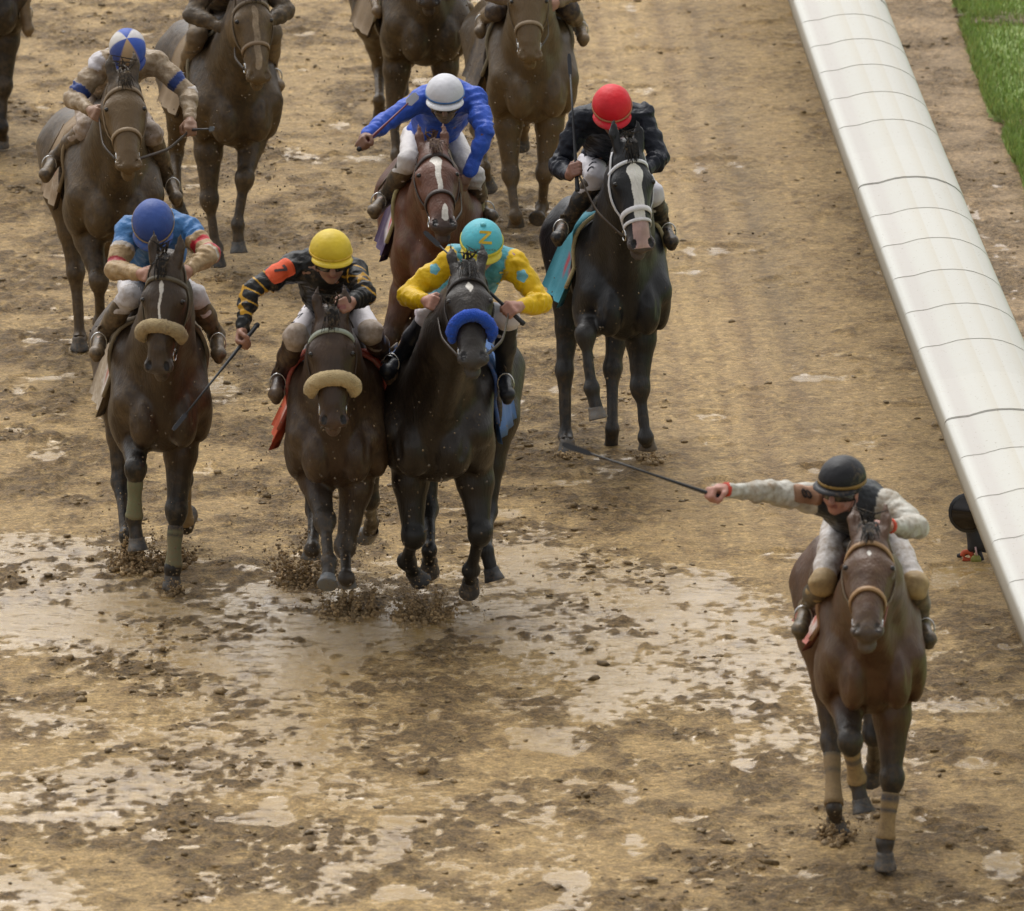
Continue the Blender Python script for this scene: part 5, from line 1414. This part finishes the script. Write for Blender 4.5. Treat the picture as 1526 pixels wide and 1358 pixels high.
whip(R, 1, (318, 192), .30, 'short dark grey whip held low by the jockey in the quartered cap', s=1, flap=.03, colour=(.05, .05, .055), flapcol=(.10, .11, .12), butt=.05)
horse('grey', (345, 391), 13, 'mud brown horse with a pale blaze, galloping behind the quartered cap jockey', (.038, .026, .017), (.030, .024, .018),
      (388, 124), (374, -14), [(312, 300), (322, 372), (327, 416), (1, 1, 1), True], [(364, 268), (354, 335), (357, 400), (1, -1, 1), False],
      hl=[(262, 226), (264, 290), (268, 320), (-1, 1, 1), False], mud=.38, leg_mud=.25, vox=.0135, wid=.82, face={'white': [(.1, .018, .48, .02, 0)], 'wc': (.40, .30, .20), 'mud': .4, 'muzzle': (.14, .10, .06)}, noseband={'c': (.20, .13, .07)}, bridle=(.14, .10, .06),
      cloth={'c': (.20, .14, .085), 'mud': .6}, mane=(.02, .015, .01))
far_rider('grey', 'grey', 'jockey on the pale blazed mud brown horse, mostly above the picture, knee and boot showing', (.08, .062, .045), [(.3, .25, .2), .3], mudj=.3, breech=(.14, .105, .07), boot=(.10, .075, .05), mud_boot=.6)
horse('top', (628, 263), 12, 'dark mud brown horse with its head above the picture, behind the royal blue jockey', (.034, .024, .015), (.022, .017, .012),
      (640, 10), (636, -115), [(586, 175), (592, 232), (596, 262), (1, 1, 1), False], [(664, 165), (668, 225), (670, 255), (1, 1, 1), False],
      hl=[(566, 100), (565, 150), (566, 180), (-1, 1, 1), False], mud=.38, leg_mud=.3, vox=.0145, wid=.85, cloth={'c': (.15, .11, .07), 'mud': .6})
far_rider('top', 'top', 'jockey riding the dark mud brown horse at the top edge', (.2, .12, .08), [(.3, .1, .1), .3], breech=(.3, .25, .2), boot=(.08, .06, .045), mud_boot=.6)
horse('dun', (788, 352), 8, 'pale muddy horse with lowered grey muzzle, behind and left of the red cap jockey', (.075, .055, .035), (.050, .042, .033),
      (791, 92), (786, -42), [(762, 282), (768, 322), (770, 350), (1, 1, 1), True], [(811, 262), (808, 308), (800, 330), (1, -1, 1), False],
      hl=[(712, 190), (722, 250), (728, 280), (-1, 1, 1), False], mud=.50, leg_mud=.2, vox=.0135, wid=.80, face={'mud': .5, 'muzzle': (.20, .145, .09)}, noseband={'c': (.25, .18, .11)}, bridle=(.14, .10, .06), cloth={'c': (.06, .05, .045), 'mud': .3})
far_rider('dun', 'dun', 'jockey on the pale muddy horse, only dark boots and legs in the picture', (.2, .15, .1), [(.3, .3, .3), .3], breech=(.05, .04, .04), boot=(.06, .05, .04), mud_boot=.55,
      knees=[TP('dun', -.24, .16, 1.5), TP('dun', .24, .16, 1.5)], feet=[((722, 26), (716, 46)), ((862, 36), (869, 58))])
horse('edge', (-26, 222), 10, 'dark horse cut off by the left edge of the picture', (.035, .026, .018), (.02, .016, .012),
      (-20, -30), (-26, -150), [(-40, 140), (-40, 190), (-38, 215), (1, 1, 1), False], [(6, 130), (3, 190), (3, 225), (1, 1, 1), True], mud=.2, leg_mud=.3, vox=.0145, wid=.95, cloth={'c': (.15, .11, .07), 'mud': .5})
far_rider('edge', 'edge', 'jockey at the left edge with only a muddy boot and knee in the picture', (.2, .15, .1), [(.3, .3, .3), .3], breech=(.35, .27, .19), boot=(.15, .11, .07), mud_boot=.6, feet=[(TP('edge', -.28, -.1, 1.2), TP('edge', -.3, .06, 1.14)), ((38, 40), (44, 58))])
# ================================================================== mud in the air
def splash(px, py, w, h, n, label, col=(.36, .25, .13), lean=0):
    g = ground(px, py); g[2] = max(0, ground_z(g[0], g[1]))
    cs, rs = [], []
    for i in range(n // 12):                                     # ragged jets joined from lumps
        a = RNG.uniform(0, 2 * math.pi); r0 = w * .62 * RNG.uniform(.15, 1) ; hh = h * RNG.uniform(.2, 1.5) ** 1.5 * (1.1 - .6 * r0 / w)
        lx, ly = math.cos(a) * r0, math.sin(a) * r0 * .8
        for q in range(14):
            t = q / 13; cs.append(g + [lx * (1 + .55 * t) + RNG.normal(0, .008) + lean * t * h, ly * (1 + .5 * t) + RNG.normal(0, .01), hh * t * (1.2 - .35 * t) + RNG.normal(0, .006)]); rs.append((.011 * (1 - .75 * t) + .0025) * RNG.uniform(.5, 1.4))
    for i in range(int(n * .8)):
        a = RNG.uniform(0, 2 * math.pi); r0 = w * RNG.uniform(.1, 1.5) ** 1.0; cs.append(g + [math.cos(a) * r0, math.sin(a) * r0, abs(RNG.normal(0, h * 1.4))]); rs.append(.0018 + .007 * RNG.beta(1, 3))
    for i in range(n // 4):
        a = RNG.uniform(0, 2 * math.pi); r0 = w * .6 * RNG.uniform(0, 1) ** .6; cs.append(g + [math.cos(a) * r0 * 1.3, math.sin(a) * r0 * 1.6, .002]); rs.append(RNG.uniform(.005, .022))
    V, Fc = blobs(cs, rs, (1, 1, .9), .35)
    k = np.repeat(RNG.uniform(.6, 1.4, len(cs)), 12)[:, None]
    obj('mud_splash', V, Fc, MUDMAT, col=np.concatenate([np.array([col]) * k, np.full((len(V), 1), .12)], 1), kind='stuff', label=label, cat='mud splash')
splash(204, 850, .20, .16, 520, 'dark mud splash thrown up behind the furthest left horse', lean=-.1)
splash(262, 842, .16, .07, 200, 'low spray of mud beside the bandaged foreleg of the furthest left horse')
splash(257, 888, .10, .06, 120, 'small splash of mud round the planted hoof of the furthest left horse')
splash(450, 872, .22, .22, 560, 'tall ragged mud splash beside the pale hoof of the yellow cap horse', lean=-.2)
splash(520, 915, .24, .12, 560, 'wide dark mud splash in front of the yellow cap horse')
splash(632, 925, .24, .12, 460, 'mud splash under the lifted hooves of the blue noseband horse')
splash(1247, 1253, .14, .06, 260, 'ring of mud thrown up round the trailing hoof of the front horse')
splash(968, 690, .10, .03, 80, 'little mud pushed up by the hoof of the black horse')
splash(846, 684, .10, .03, 60, 'little mud round the hind hoof of the black horse')
splash(327, 420, .12, .04, 80, 'mud round the planted hoof of the horse behind the quartered cap')
N = 2600
cs, rs = [], []
for i in range(N):
    c = [(260, 560, 120, 260), (520, 600, 150, 260), (680, 640, 120, 220), (200, 200, 130, 200), (650, 130, 130, 170), (900, 330, 90, 240), (350, 230, 100, 170), (770, 200, 80, 150), (480, 820, 160, 70), (1010, 300, 250, 280)][RNG.choice(10, p=[.12, .14, .08, .16, .14, .1, .08, .07, .09, .02])]
    px, py = RNG.normal(c[0], c[2] * .6), RNG.normal(c[1], c[3] * .5)
    gy_ = ground(px, min(py + RNG.uniform(60, 420), 1250))[1]
    p = at(px, py, gy_)
    if p[2] < .03: continue
    cs.append(p); rs.append(.0026 + .007 * RNG.beta(1, 5))
V, Fc = blobs(cs, rs, (1, 1, 1.2), .3)
obj('flying_mud_specks', V, Fc, MUDMAT, col=np.concatenate([np.array([[.24, .165, .09]]) * np.repeat(RNG.uniform(.25, .8, len(cs)), 12)[:, None], np.full((len(V), 1), .0)], 1), kind='stuff', label='fine specks of mud flying around the horses', cat='mud specks')
